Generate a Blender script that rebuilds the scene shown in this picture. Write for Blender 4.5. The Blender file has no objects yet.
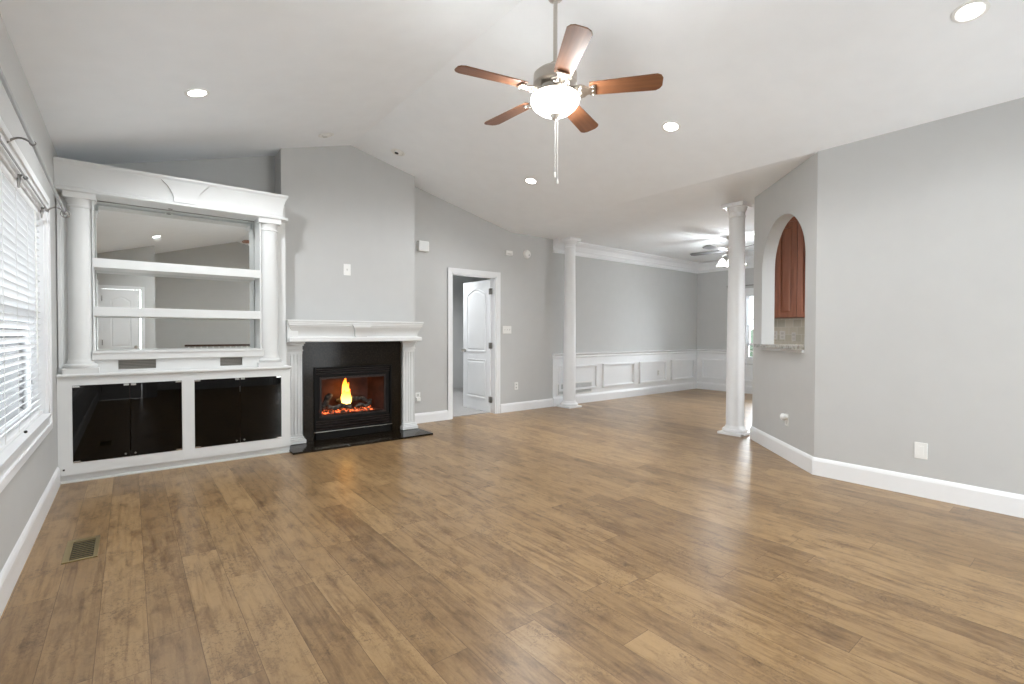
import bpy, bmesh, math, random
from mathutils import Vector, Matrix
random.seed(7)
sc = bpy.context.scene
C = sc.collection
PI = math.pi

# ------------------------------------------------------------------ camera
cam_d = bpy.data.cameras.new('camera'); cam = bpy.data.objects.new('camera', cam_d); C.objects.link(cam)
cam_d.sensor_width = 36.0; cam_d.lens = 481.99 / 1024 * 36.0; cam_d.clip_start = 0.02; cam_d.clip_end = 200
_R = Vector((0.78323312, -0.62172326, 0.00246068)); _U = Vector((0.00861437, 0.01480945, 0.99985323)); _F = Vector((0.62166845, 0.78309697, -0.01695501))
cam.matrix_world = Matrix(((_R.x, _U.x, -_F.x, 0.0), (_R.y, _U.y, -_F.y, 0.0), (_R.z, _U.z, -_F.z, 1.20), (0, 0, 0, 1)))
sc.camera = cam
# ------------------------------------------------------------------ view, world, daylight
sc.view_settings.view_transform = 'Standard'; sc.view_settings.look = 'None'
sc.view_settings.exposure = 0.60; sc.view_settings.gamma = 1.0; sc.view_settings.use_curve_mapping = False
try:
    sc.cycles.use_denoising = True; sc.cycles.max_bounces = 10; sc.cycles.diffuse_bounces = 6
    sc.cycles.glossy_bounces = 5; sc.cycles.transparent_max_bounces = 16
    sc.cycles.sample_clamp_indirect = 6.0; sc.cycles.use_light_tree = True
except Exception:
    pass
world = bpy.data.worlds.new('sky'); sc.world = world; world.use_nodes = True
wn = world.node_tree; wn.nodes.clear()
wo = wn.nodes.new('ShaderNodeOutputWorld'); wb = wn.nodes.new('ShaderNodeBackground')
wtc = wn.nodes.new('ShaderNodeTexCoord'); wsep = wn.nodes.new('ShaderNodeSeparateXYZ'); wr = wn.nodes.new('ShaderNodeValToRGB')
wr.color_ramp.elements[0].position = 0.45; wr.color_ramp.elements[0].color = (0.60, 0.61, 0.61, 1)
wr.color_ramp.elements[1].position = 0.60; wr.color_ramp.elements[1].color = (0.94, 0.97, 1.0, 1)
wm = wn.nodes.new('ShaderNodeMath'); wm.operation = 'MULTIPLY_ADD'; wm.inputs[1].default_value = 0.5; wm.inputs[2].default_value = 0.5
wn.links.new(wtc.outputs['Generated'], wsep.inputs[0]); wn.links.new(wsep.outputs['Z'], wm.inputs[0])
wn.links.new(wm.outputs[0], wr.inputs[0]); wn.links.new(wr.outputs[0], wb.inputs['Color']); wn.links.new(wb.outputs[0], wo.inputs[0])
wb.inputs['Strength'].default_value = 5.6

DOWNLIGHT_W = 12.0      # each recessed lamp
FAN_W = 19.0            # fan bowl
DAY_W = 1.0

def area_light(name, loc, rot, sx, sy, power, col=(1, 1, 1), portal=False):
    d = bpy.data.lights.new(name, 'AREA'); d.shape = 'RECTANGLE'; d.size = sx; d.size_y = sy; d.energy = power; d.color = col
    if portal: d.cycles.is_portal = True
    o = bpy.data.objects.new(name, d); C.objects.link(o); o.location = loc; o.rotation_euler = rot
    return o
def point_light(name, loc, power, col=(.945, .975, 1), r=0.05, parent=None):
    d = bpy.data.lights.new(name, 'POINT'); d.energy = power; d.color = col; d.shadow_soft_size = r
    o = bpy.data.objects.new(name, d); C.objects.link(o); o.location = loc
    return o
# daylight: one sky portal, then emitting panels added outside the other openings
area_light('daylight_portal', (-0.70, 3.63, 1.35), (0, -PI/2, 0), 1.5, 1.9, 1, portal=True)
area_light('added_side_fill', (-0.80, 0.60, 1.25), (0, -PI/2-math.radians(18), 0), 1.3, 1.8, 7, (.93, .97, 1))  # fill light outside the added side window, tilted up at the ceiling
area_light('daylight_dining_window', (10.15, 4.17, 1.4), (0, PI/2, 0), 1.3, 1.1, 75, (.88, .94, 1))
area_light('added_rear_fill', (3.6, -2.45, 1.0), (PI/2+math.radians(22), 0, 0), 1.65, 1.8, 44, (.93, .97, 1))  # fill light outside the added rear glass door, tilted up at the ceiling

# ------------------------------------------------------------------ materials
def mat(name, col, rough=0.5, metal=0.0, spec=0.5, **kw):
    m = bpy.data.materials.new(name); m.use_nodes = True
    b = m.node_tree.nodes['Principled BSDF']
    b.inputs['Base Color'].default_value = (*col, 1); b.inputs['Roughness'].default_value = rough
    b.inputs['Metallic'].default_value = metal; b.inputs['Specular IOR Level'].default_value = spec
    for k, v in kw.items():
        b.inputs[k].default_value = v
    return m
def nd(m, t): return m.node_tree.nodes.new(t)
def lk(m, a, b): m.node_tree.links.new(a, b)
def noise_paint(name, col, rough=0.6, var=0.03, scale=6.0, bump=0.04, bscale=180.0, spec=0.35):
    m = mat(name, col, rough, spec=spec); b = m.node_tree.nodes['Principled BSDF']
    tc = nd(m, 'ShaderNodeTexCoord'); n = nd(m, 'ShaderNodeTexNoise'); n.inputs['Scale'].default_value = scale
    mx = nd(m, 'ShaderNodeMix'); mx.data_type = 'RGBA'
    mx.inputs[6].default_value = (*[c*(1-var) for c in col], 1); mx.inputs[7].default_value = (*[min(1, c*(1+var)) for c in col], 1)
    lk(m, tc.outputs['Object'], n.inputs['Vector']); lk(m, n.outputs['Fac'], mx.inputs[0]); lk(m, mx.outputs[2], b.inputs['Base Color'])
    n2 = nd(m, 'ShaderNodeTexNoise'); n2.inputs['Scale'].default_value = bscale; bp = nd(m, 'ShaderNodeBump')
    bp.inputs['Strength'].default_value = bump; bp.inputs['Distance'].default_value = 0.002
    lk(m, tc.outputs['Object'], n2.inputs['Vector']); lk(m, n2.outputs['Fac'], bp.inputs['Height']); lk(m, bp.outputs[0], b.inputs['Normal'])
    return m
M = {}
M['wall'] = noise_paint('greige_wall_paint', (0.52, 0.523, 0.515), 0.55)
M['ceiling'] = noise_paint('ceiling_paint', (0.86, 0.885, 0.91), 0.8)
M['trim'] = noise_paint('white_gloss_paint', (0.80, 0.81, 0.82), 0.30, bump=0.01, spec=0.5)
M['cabinet'] = noise_paint('cabinet_white_paint', (0.69, 0.70, 0.695), 0.33, bump=0.01, spec=0.5)
M['plastic'] = mat('white_plastic', (0.80, 0.80, 0.78), 0.35)
M['slotdark'] = mat('dark_slot', (0.03, 0.03, 0.03), 0.6)
M['nickel'] = mat('brushed_nickel', (0.55, 0.52, 0.48), 0.28, 1.0)
M['steel'] = mat('dull_rod_steel', (0.30, 0.29, 0.28), 0.35, 1.0)
M['chrome'] = mat('chrome', (0.75, 0.75, 0.75), 0.12, 1.0)
M['mirror'] = mat('mirror_silvering', (0.86, 0.88, 0.87), 0.01, 1.0)
M['black'] = mat('black_metal', (0.004, 0.0035, 0.003), 0.45, 0.0, 0.12)
M['gun'] = mat('dark_bronze_metal', (0.018, 0.011, 0.009), 0.4, 0.0, 0.2)
M['blind'] = mat('blind_vinyl', (0.86, 0.87, 0.88), 0.45)
M['hinge'] = mat('hinge_metal', (0.25, 0.24, 0.22), 0.4, 0.9)
M['brass'] = mat('aged_brass', (0.42, 0.33, 0.17), 0.35, 0.9)
M['ventdark'] = mat('vent_dark', (0.035, 0.028, 0.012), 0.6)
M['grille'] = mat('grey_grille', (0.62, 0.62, 0.60), 0.4)
M['carpet'] = noise_paint('grey_carpet', (0.34, 0.33, 0.32), 0.95, var=0.15, scale=60, bump=0.8, bscale=300)
M['rubber'] = mat('black_rubber', (0.02, 0.02, 0.02), 0.6)
M['darkwood'] = mat('dark_handrail_wood', (0.05, 0.025, 0.015), 0.3)
M['cord'] = mat('cord_white', (0.7, 0.7, 0.68), 0.6)
# translucent slats
def translucent(name, col, fac):
    m = bpy.data.materials.new(name); m.use_nodes = True; nt = m.node_tree; nt.nodes.clear()
    o = nt.nodes.new('ShaderNodeOutputMaterial'); p = nt.nodes.new('ShaderNodeBsdfPrincipled'); t = nt.nodes.new('ShaderNodeBsdfTranslucent'); mx = nt.nodes.new('ShaderNodeMixShader')
    p.inputs['Base Color'].default_value = (*col, 1); p.inputs['Roughness'].default_value = 0.4; t.inputs['Color'].default_value = (*col, 1); mx.inputs[0].default_value = fac
    nt.links.new(p.outputs[0], mx.inputs[1]); nt.links.new(t.outputs[0], mx.inputs[2]); nt.links.new(mx.outputs[0], o.inputs[0])
    return m
M['slat'] = translucent('blind_slat_vinyl', (0.86, 0.87, 0.88), 0.22)
def glass(name, tint, refl=0.08, rough=0.0):
    m = bpy.data.materials.new(name); m.use_nodes = True; nt = m.node_tree; nt.nodes.clear()
    o = nt.nodes.new('ShaderNodeOutputMaterial'); t = nt.nodes.new('ShaderNodeBsdfTransparent'); g = nt.nodes.new('ShaderNodeBsdfGlossy'); mx = nt.nodes.new('ShaderNodeMixShader')
    lw = nt.nodes.new('ShaderNodeFresnel'); lw.inputs['IOR'].default_value = 1.45
    t.inputs['Color'].default_value = (*tint, 1); g.inputs['Roughness'].default_value = rough
    nt.links.new(lw.outputs[0], mx.inputs[0])
    nt.links.new(t.outputs[0], mx.inputs[1]); nt.links.new(g.outputs[0], mx.inputs[2]); nt.links.new(mx.outputs[0], o.inputs[0])
    return m
M['glass'] = glass('window_glass', (0.97, 0.98, 0.98))
M['smoked'] = glass('smoked_black_glass', (0.055, 0.048, 0.045))
def emission(name, col, st):
    m = bpy.data.materials.new(name); m.use_nodes = True; nt = m.node_tree; nt.nodes.clear()
    o = nt.nodes.new('ShaderNodeOutputMaterial'); e = nt.nodes.new('ShaderNodeEmission'); e.inputs[0].default_value = (*col, 1); e.inputs[1].default_value = st
    nt.links.new(e.outputs[0], o.inputs[0]); return m
M['lens'] = emission('lit_lens', (1, 0.98, 0.94), 14.0)
M['lampglass'] = mat('lit_frosted_bowl', (0.95, 0.93, 0.9), 0.3, **{'Emission Color': (1.0, 0.93, 0.84, 1), 'Emission Strength': 2.6})
M['shadeglass'] = mat('lit_frosted_shade', (0.95, 0.95, 0.95), 0.3, **{'Emission Color': (1.0, 0.98, 0.96, 1), 'Emission Strength': 2.6})

def floor_material():
    m = mat('laminate_planks', (0.3, 0.2, 0.12), 0.36, spec=0.5); b = m.node_tree.nodes['Principled BSDF']
    def math_(op, a, bb=None, c=None):
        n = nd(m, 'ShaderNodeMath'); n.operation = op
        for i, v in enumerate((a, bb, c)):
            if v is None: continue
            if isinstance(v, (int, float)): n.inputs[i].default_value = v
            else: lk(m, v, n.inputs[i])
        return n.outputs[0]
    tc = nd(m, 'ShaderNodeTexCoord'); sp = nd(m, 'ShaderNodeSeparateXYZ'); lk(m, tc.outputs['Object'], sp.inputs[0])
    W = 0.159; Lp = 1.22
    u = math_('DIVIDE', math_('ADD', sp.outputs['X'], 0.11), W)
    row = math_('FLOOR', u)
    wn1 = nd(m, 'ShaderNodeTexWhiteNoise'); wn1.noise_dimensions = '1D'; lk(m, row, wn1.inputs['W'])
    v = math_('ADD', math_('DIVIDE', sp.outputs['Y'], Lp), math_('MULTIPLY', wn1.outputs['Value'], 7.3))
    col = math_('FLOOR', v)
    cb = nd(m, 'ShaderNodeCombineXYZ'); lk(m, row, cb.inputs[0]); lk(m, col, cb.inputs[1])
    wn2 = nd(m, 'ShaderNodeTexWhiteNoise'); wn2.noise_dimensions = '3D'; lk(m, cb.outputs[0], wn2.inputs['Vector'])
    # per plank offset of grain
    vs = nd(m, 'ShaderNodeVectorMath'); vs.operation = 'SCALE'; lk(m, wn2.outputs['Color'], vs.inputs[0]); vs.inputs['Scale'].default_value = 37.0
    va = nd(m, 'ShaderNodeVectorMath'); va.operation = 'ADD'; lk(m, tc.outputs['Object'], va.inputs[0]); lk(m, vs.outputs[0], va.inputs[1])
    mp = nd(m, 'ShaderNodeMapping'); mp.inputs['Scale'].default_value = (55, 3.2, 1); lk(m, va.outputs[0], mp.inputs[0])
    g1 = nd(m, 'ShaderNodeTexNoise'); g1.inputs['Scale'].default_value = 1.0; g1.inputs['Detail'].default_value = 8; g1.inputs['Roughness'].default_value = 0.6; lk(m, mp.outputs[0], g1.inputs['Vector'])
    mp2 = nd(m, 'ShaderNodeMapping'); mp2.inputs['Scale'].default_value = (14.0, 5.0, 1); lk(m, va.outputs[0], mp2.inputs[0])
    g2 = nd(m, 'ShaderNodeTexNoise'); g2.inputs['Scale'].default_value = 1.0; g2.inputs['Detail'].default_value = 7; g2.inputs['Roughness'].default_value = 0.65; g2.inputs['Distortion'].default_value = 0.35; lk(m, mp2.outputs[0], g2.inputs['Vector'])
    mp3 = nd(m, 'ShaderNodeMapping'); mp3.inputs['Scale'].default_value = (42.0, 20.0, 1); lk(m, va.outputs[0], mp3.inputs[0])
    g3 = nd(m, 'ShaderNodeTexNoise'); g3.inputs['Scale'].default_value = 1.0; g3.inputs['Detail'].default_value = 9; g3.inputs['Roughness'].default_value = 0.7; g3.inputs['Distortion'].default_value = 0.8; lk(m, mp3.outputs[0], g3.inputs['Vector'])
    base = nd(m, 'ShaderNodeValToRGB'); cr = base.color_ramp
    cr.elements[0].position = 0.0; cr.elements[0].color = (0.178, 0.104, 0.048, 1)
    cr.elements[1].position = 1.0; cr.elements[1].color = (0.450, 0.300, 0.148, 1)
    e = cr.elements.new(0.5); e.color = (0.334, 0.212, 0.100, 1)
    f = math_('ADD', math_('MULTIPLY', wn2.outputs['Value'], 0.44), math_('MULTIPLY', g1.outputs['Fac'], 0.52))
    lk(m, f, base.inputs[0])
    blot = nd(m, 'ShaderNodeValToRGB'); blot.color_ramp.elements[0].position = 0.47; blot.color_ramp.elements[1].position = 0.72; lk(m, g2.outputs['Fac'], blot.inputs[0])
    mx = nd(m, 'ShaderNodeMix'); mx.data_type = 'RGBA'; mx.blend_type = 'MULTIPLY'; lk(m, math_('MULTIPLY', blot.outputs[0], 0.75), mx.inputs[0])
    lk(m, base.outputs[0], mx.inputs[6]); mx.inputs[7].default_value = (0.38, 0.31, 0.27, 1)
    bl2 = nd(m, 'ShaderNodeValToRGB'); bl2.color_ramp.elements[0].position = 0.52; bl2.color_ramp.elements[1].position = 0.72; lk(m, g3.outputs['Fac'], bl2.inputs[0])
    mx2 = nd(m, 'ShaderNodeMix'); mx2.data_type = 'RGBA'; mx2.blend_type = 'MULTIPLY'; lk(m, math_('MULTIPLY', bl2.outputs[0], math_('ADD', math_('MULTIPLY', blot.outputs[0], 0.6), 0.2)), mx2.inputs[0])
    lk(m, mx.outputs[2], mx2.inputs[6]); mx2.inputs[7].default_value = (0.40, 0.36, 0.36, 1)
    mp4 = nd(m, 'ShaderNodeMapping'); mp4.inputs['Scale'].default_value = (5.5, 4.0, 1); lk(m, va.outputs[0], mp4.inputs[0])
    g4 = nd(m, 'ShaderNodeTexNoise'); g4.inputs['Scale'].default_value = 1.0; g4.inputs['Detail'].default_value = 3; lk(m, mp4.outputs[0], g4.inputs['Vector'])
    zone = nd(m, 'ShaderNodeValToRGB'); zone.color_ramp.elements[0].position = 0.44; zone.color_ramp.elements[1].position = 0.62; lk(m, g4.outputs['Fac'], zone.inputs[0])
    mp5 = nd(m, 'ShaderNodeMapping'); mp5.inputs['Scale'].default_value = (60.0, 45.0, 1); lk(m, va.outputs[0], mp5.inputs[0])
    g5 = nd(m, 'ShaderNodeTexNoise'); g5.inputs['Scale'].default_value = 1.0; g5.inputs['Detail'].default_value = 10; g5.inputs['Roughness'].default_value = 0.75; g5.inputs['Distortion'].default_value = 1.2; lk(m, mp5.outputs[0], g5.inputs['Vector'])
    fine = nd(m, 'ShaderNodeValToRGB'); fine.color_ramp.elements[0].position = 0.50; fine.color_ramp.elements[1].position = 0.62; lk(m, g5.outputs['Fac'], fine.inputs[0])
    mxa = nd(m, 'ShaderNodeMix'); mxa.data_type = 'RGBA'; mxa.blend_type = 'MULTIPLY'; lk(m, math_('MULTIPLY', fine.outputs[0], math_('ADD', math_('MULTIPLY', zone.outputs[0], 0.75), 0.10)), mxa.inputs[0])
    lk(m, mx2.outputs[2], mxa.inputs[6]); mxa.inputs[7].default_value = (0.46, 0.44, 0.47, 1)
    mp6 = nd(m, 'ShaderNodeMapping'); mp6.inputs['Scale'].default_value = (34.0, 1.9, 1); lk(m, va.outputs[0], mp6.inputs[0])
    g6 = nd(m, 'ShaderNodeTexNoise'); g6.inputs['Scale'].default_value = 1.0; g6.inputs['Detail'].default_value = 8; g6.inputs['Roughness'].default_value = 0.68; g6.inputs['Distortion'].default_value = 0.5; lk(m, mp6.outputs[0], g6.inputs['Vector'])
    stk = nd(m, 'ShaderNodeValToRGB'); stk.color_ramp.elements[0].position = 0.50; stk.color_ramp.elements[1].position = 0.68; lk(m, g6.outputs['Fac'], stk.inputs[0])
    mxb = nd(m, 'ShaderNodeMix'); mxb.data_type = 'RGBA'; mxb.blend_type = 'MULTIPLY'; lk(m, math_('MULTIPLY', stk.outputs[0], 0.70), mxb.inputs[0])
    lk(m, mxa.outputs[2], mxb.inputs[6]); mxb.inputs[7].default_value = (0.50, 0.42, 0.36, 1)
    mx2 = mxb
    # seams
    fu = math_('FRACT', u); fv = math_('FRACT', v)
    su = math_('LESS_THAN', math_('MINIMUM', fu, math_('SUBTRACT', 1.0, fu)), 0.007)
    sv = math_('LESS_THAN', math_('MINIMUM', fv, math_('SUBTRACT', 1.0, fv)), 0.0010)
    seam = math_('MAXIMUM', su, sv)
    mx3 = nd(m, 'ShaderNodeMix'); mx3.data_type = 'RGBA'; mx3.blend_type = 'MULTIPLY'; lk(m, math_('MULTIPLY', seam, 0.75), mx3.inputs[0])
    lk(m, mx2.outputs[2], mx3.inputs[6]); mx3.inputs[7].default_value = (0.35, 0.30, 0.28, 1)
    lk(m, mx3.outputs[2], b.inputs['Base Color'])
    rr = math_('ADD', math_('MULTIPLY', g1.outputs['Fac'], 0.12), 0.26); lk(m, rr, b.inputs['Roughness'])
    bp = nd(m, 'ShaderNodeBump'); bp.inputs['Strength'].default_value = 0.25; bp.inputs['Distance'].default_value = 0.0015
    lk(m, math_('SUBTRACT', g1.outputs['Fac'], math_('MULTIPLY', seam, 1.2)), bp.inputs['Height']); lk(m, bp.outputs[0], b.inputs['Normal'])
    return m
M['floor'] = floor_material()

def wood(name, c1, c2, axis='X', rough=0.35, scale=1.0):
    m = mat(name, c1, rough); b = m.node_tree.nodes['Principled BSDF']
    tc = nd(m, 'ShaderNodeTexCoord'); mp = nd(m, 'ShaderNodeMapping')
    s = {'X': (2, 28, 28), 'Y': (28, 2, 28), 'Z': (28, 28, 2)}[axis]; mp.inputs['Scale'].default_value = [x*scale for x in s]
    n = nd(m, 'ShaderNodeTexNoise'); n.inputs['Scale'].default_value = 1; n.inputs['Detail'].default_value = 6; n.inputs['Distortion'].default_value = 0.6
    r = nd(m, 'ShaderNodeValToRGB'); r.color_ramp.elements[0].position = 0.3; r.color_ramp.elements[1].position = 0.7
    r.color_ramp.elements[0].color = (*c1, 1); r.color_ramp.elements[1].color = (*c2, 1)
    lk(m, tc.outputs['Object'], mp.inputs[0]); lk(m, mp.outputs[0], n.inputs['Vector']); lk(m, n.outputs['Fac'], r.inputs[0]); lk(m, r.outputs[0], b.inputs['Base Color'])
    return m
M['cherry'] = wood('cherry_cabinet_wood', (0.20, 0.068, 0.036), (0.32, 0.125, 0.070), 'Z')
M['blade'] = wood('fan_blade_wood', (0.12, 0.046, 0.020), (0.20, 0.085, 0.038), 'X', 0.45)
def granite(name, c1, c2, c3, rough=0.12, scale=60):
    m = mat(name, c1, rough); b = m.node_tree.nodes['Principled BSDF']
    tc = nd(m, 'ShaderNodeTexCoord'); v = nd(m, 'ShaderNodeTexNoise'); v.inputs['Scale'].default_value = scale; v.inputs['Detail'].default_value = 8
    r = nd(m, 'ShaderNodeValToRGB'); r.color_ramp.elements[0].position = 0.35; r.color_ramp.elements[1].position = 0.65
    r.color_ramp.elements[0].color = (*c1, 1); r.color_ramp.elements[1].color = (*c3, 1); e = r.color_ramp.elements.new(0.5); e.color = (*c2, 1)
    lk(m, tc.outputs['Object'], v.inputs['Vector']); lk(m, v.outputs['Fac'], r.inputs[0]); lk(m, r.outputs[0], b.inputs['Base Color'])
    return m
M['blackstone'] = granite('black_polished_granite', (0.006, 0.004, 0.0022), (0.012, 0.008, 0.0045), (0.024, 0.017, 0.010), 0.12, 60); M['blackstone'].node_tree.nodes['Principled BSDF'].inputs['Specular IOR Level'].default_value = 0.09
M['greygranite'] = granite('grey_granite', (0.16, 0.15, 0.14), (0.34, 0.33, 0.30), (0.55, 0.54, 0.50), 0.2, 45)
M['firebrick'] = granite('firebox_panel', (0.038, 0.012, 0.007), (0.06, 0.019, 0.012), (0.085, 0.028, 0.018), 0.8, 9)
M['log'] = granite('charred_log', (0.008, 0.007, 0.006), (0.035, 0.03, 0.026), (0.12, 0.10, 0.085), 0.9, 26)
def tile_mat():
    m = mat('travertine_backsplash', (0.7, 0.68, 0.6), 0.35); b = m.node_tree.nodes['Principled BSDF']
    tc = nd(m, 'ShaderNodeTexCoord'); mp = nd(m, 'ShaderNodeMapping'); mp.inputs['Rotation'].default_value = (PI/2, 0, PI/2)
    br = nd(m, 'ShaderNodeTexBrick'); br.offset = 0.5; br.inputs['Scale'].default_value = 1; br.inputs['Brick Width'].default_value = 0.10; br.inputs['Row Height'].default_value = 0.10; br.inputs['Mortar Size'].default_value = 0.003
    br.inputs['Color1'].default_value = (0.66, 0.63, 0.54, 1); br.inputs['Color2'].default_value = (0.52, 0.51, 0.43, 1); br.inputs['Mortar'].default_value = (0.75, 0.74, 0.70, 1)
    sp = nd(m, 'ShaderNodeSeparateXYZ'); cb = nd(m, 'ShaderNodeCombineXYZ'); lk(m, tc.outputs['Object'], sp.inputs[0]); lk(m, sp.outputs['Y'], cb.inputs[0]); lk(m, sp.outputs['Z'], cb.inputs[1])
    lk(m, cb.outputs[0], br.inputs['Vector']); lk(m, br.outputs[0], b.inputs['Base Color']); return m
M['tile'] = tile_mat()
def ember_mat():
    m = mat('glowing_embers', (0.03, 0.02, 0.015), 0.9); b = m.node_tree.nodes['Principled BSDF']
    tc = nd(m, 'ShaderNodeTexCoord'); n = nd(m, 'ShaderNodeTexNoise'); n.inputs['Scale'].default_value = 34; n.inputs['Detail'].default_value = 3
    r = nd(m, 'ShaderNodeValToRGB'); r.color_ramp.elements[0].position = 0.50; r.color_ramp.elements[0].color = (0, 0, 0, 1); r.color_ramp.elements[1].position = 0.72; r.color_ramp.elements[1].color = (1, 0.16, 0.04, 1)
    lk(m, tc.outputs['Object'], n.inputs['Vector']); lk(m, n.outputs['Fac'], r.inputs[0]); lk(m, r.outputs[0], b.inputs['Emission Color']); b.inputs['Emission Strength'].default_value = 2.6
    return m
M['ember'] = ember_mat()
def flame_mat():
    m = bpy.data.materials.new('flame'); m.use_nodes = True; nt = m.node_tree; nt.nodes.clear()
    o = nt.nodes.new('ShaderNodeOutputMaterial'); e = nt.nodes.new('ShaderNodeEmission'); t = nt.nodes.new('ShaderNodeBsdfTransparent'); mx = nt.nodes.new('ShaderNodeMixShader')
    tc = nt.nodes.new('ShaderNodeTexCoord'); sp = nt.nodes.new('ShaderNodeSeparateXYZ'); r = nt.nodes.new('ShaderNodeValToRGB')
    nt.links.new(tc.outputs['Generated'], sp.inputs[0]); nt.links.new(sp.outputs['Z'], r.inputs[0])
    r.color_ramp.elements[0].position = 0.0; r.color_ramp.elements[0].color = (1.0, 0.62, 0.16, 1)
    r.color_ramp.elements[1].position = 1.0; r.color_ramp.elements[1].color = (0.95, 0.12, 0.01, 1)
    a = r.color_ramp.elements.new(0.45); a.color = (1.0, 0.50, 0.07, 1)
    a = r.color_ramp.elements.new(0.75); a.color = (1.0, 0.27, 0.02, 1)
    lw = nt.nodes.new('ShaderNodeLayerWeight'); lw.inputs['Blend'].default_value = 0.25
    nt.links.new(r.outputs[0], e.inputs[0]); e.inputs[1].default_value = 3.8
    nt.links.new(lw.outputs['Facing'], mx.inputs[0]); nt.links.new(e.outputs[0], mx.inputs[1]); nt.links.new(t.outputs[0], mx.inputs[2]); nt.links.new(mx.outputs[0], o.inputs[0])
    return m
M['flame'] = flame_mat()
M['leaf'] = noise_paint('hedge_green', (0.05, 0.075, 0.05), 0.8, var=0.5, scale=20)
M['patio'] = noise_paint('pale_bounce_concrete', (0.62, 0.63, 0.64), 0.9, var=.1)  # pale ground, added to bounce daylight up to the ceiling
M['lawn'] = noise_paint('lawn', (0.10, 0.14, 0.06), 0.9, var=0.3, scale=5)

# ------------------------------------------------------------------ mesh helpers
class MB:
    def __init__(s): s.bm = bmesh.new()
    def box(s, x0, x1, y0, y1, z0, z1):
        v = [s.bm.verts.new(p) for p in ((x0,y0,z0),(x1,y0,z0),(x1,y1,z0),(x0,y1,z0),(x0,y0,z1),(x1,y0,z1),(x1,y1,z1),(x0,y1,z1))]
        for f in ((0,3,2,1),(4,5,6,7),(0,1,5,4),(1,2,6,5),(2,3,7,6),(3,0,4,7)): s.bm.faces.new([v[i] for i in f])
        return s
    def prism(s, pts, d, z=None):
        """polygon of 3D points extruded by vector d"""
        a = [s.bm.verts.new(p) for p in pts]; b = [s.bm.verts.new(Vector(p)+Vector(d)) for p in pts]; n = len(pts)
        s.bm.faces.new(a); s.bm.faces.new(b[::-1])
        for i in range(n): s.bm.faces.new((a[i], b[i], b[(i+1) % n], a[(i+1) % n]))
        return s
    def loft(s, rings, close=True, caps=True):
        R = [[s.bm.verts.new(p) for p in r] for r in rings]; n = len(R[0])
        for k in range(len(R)-1):
            for i in range(n if close else n-1):
                j = (i+1) % n; s.bm.faces.new((R[k][i], R[k][j], R[k+1][j], R[k+1][i]))
        if caps and close: s.bm.faces.new(R[0][::-1]); s.bm.faces.new(R[-1])
        return s
    def lathe(s, prof, c=(0,0,0), n=28, axis='Z', caps=True, a0=0, a1=2*PI):
        rings = []
        full = abs(a1-a0-2*PI) < 1e-6
        for r, h in prof:
            ring = []
            for i in range(n if full else n+1):
                a = a0 + (a1-a0)*i/n; x, y = r*math.cos(a), r*math.sin(a)
                p = {'Z': (x, y, h), 'X': (h, x, y), 'Y': (x, h, -y)}[axis]
                ring.append((c[0]+p[0], c[1]+p[1], c[2]+p[2]))
            rings.append(ring)
        return s.loft(rings, True, caps)
    def tube(s, pts, r, n=10):
        pts = [Vector(p) for p in pts]; rings = []
        up = Vector((0, 0, 1))
        for i, p in enumerate(pts):
            t = (pts[min(i+1, len(pts)-1)] - pts[max(i-1, 0)]).normalized()
            u = up if abs(t.dot(up)) < 0.95 else Vector((1, 0, 0))
            a = t.cross(u).normalized(); b = t.cross(a).normalized()
            rr = r[i] if isinstance(r, (list, tuple)) else r
            rings.append([tuple(p + a*rr*math.cos(2*PI*k/n) + b*rr*math.sin(2*PI*k/n)) for k in range(n)])
        return s.loft(rings)
    def sphere(s, c, r, n=12, sc_=(1, 1, 1)):
        prof = [(max(1e-4, r*math.sin(PI*k/n)), -r*math.cos(PI*k/n)) for k in range(n+1)]
        rings = [[(c[0]+q*math.cos(2*PI*i/16)*sc_[0], c[1]+q*math.sin(2*PI*i/16)*sc_[1], c[2]+h*sc_[2]) for i in range(16)] for q, h in prof]
        return s.loft(rings)
    def build(s, name, m, parent=None, bevel=0, smooth=False, origin=None):
        off = Vector((0, 0, 0)); p = parent
        while p is not None: off += p.location; p = p.parent
        org = Vector(origin) if origin is not None else Vector((0, 0, 0))
        for v in s.bm.verts: v.co -= off + org
        bmesh.ops.recalc_face_normals(s.bm, faces=s.bm.faces)
        me = bpy.data.meshes.new(name); s.bm.to_mesh(me); s.bm.free()
        me.materials.append(m if not isinstance(m, str) else M[m])
        o = bpy.data.objects.new(name, me); C.objects.link(o); o.location = org
        if parent: o.parent = parent
        if smooth:
            for f in me.polygons: f.use_smooth = True
            try: me.set_sharp_from_angle(angle=math.radians(38))
            except Exception: pass
        if bevel:
            b = o.modifiers.new('bevel', 'BEVEL'); b.width = bevel; b.segments = 2; b.limit_method = 'ANGLE'
        return o
def box(*a): return MB().box(*a)
def thing(name, label, cat, loc=(0, 0, 0), rotz=0, group=None):
    o = bpy.data.objects.new(name, None); C.objects.link(o); o.location = loc; o.rotation_euler = (0, 0, rotz); o.empty_display_size = 0.1
    o['label'] = label; o['category'] = cat
    if group: o['group'] = group
    return o
def tag(o, label, cat, group=None):
    o['label'] = label; o['category'] = cat
    if group: o['group'] = group
    return o
def struct(o): o['kind'] = 'structure'; return o
def sthing(name, loc=(0, 0, 0)):
    o = bpy.data.objects.new(name, None); C.objects.link(o); o.location = loc; o['kind'] = 'structure'; return o
def dup(root, loc=None, rotz=None, label=None):
    r = root.copy(); C.objects.link(r)
    if loc is not None: r.location = loc
    if rotz is not None: r.rotation_euler = (0, 0, rotz)
    if label: r['label'] = label
    for ch in list(root.children):
        c = ch.copy(); C.objects.link(c); c.parent = r
        for g in ch.children:
            d = g.copy(); C.objects.link(d); d.parent = c
    return r
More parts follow.
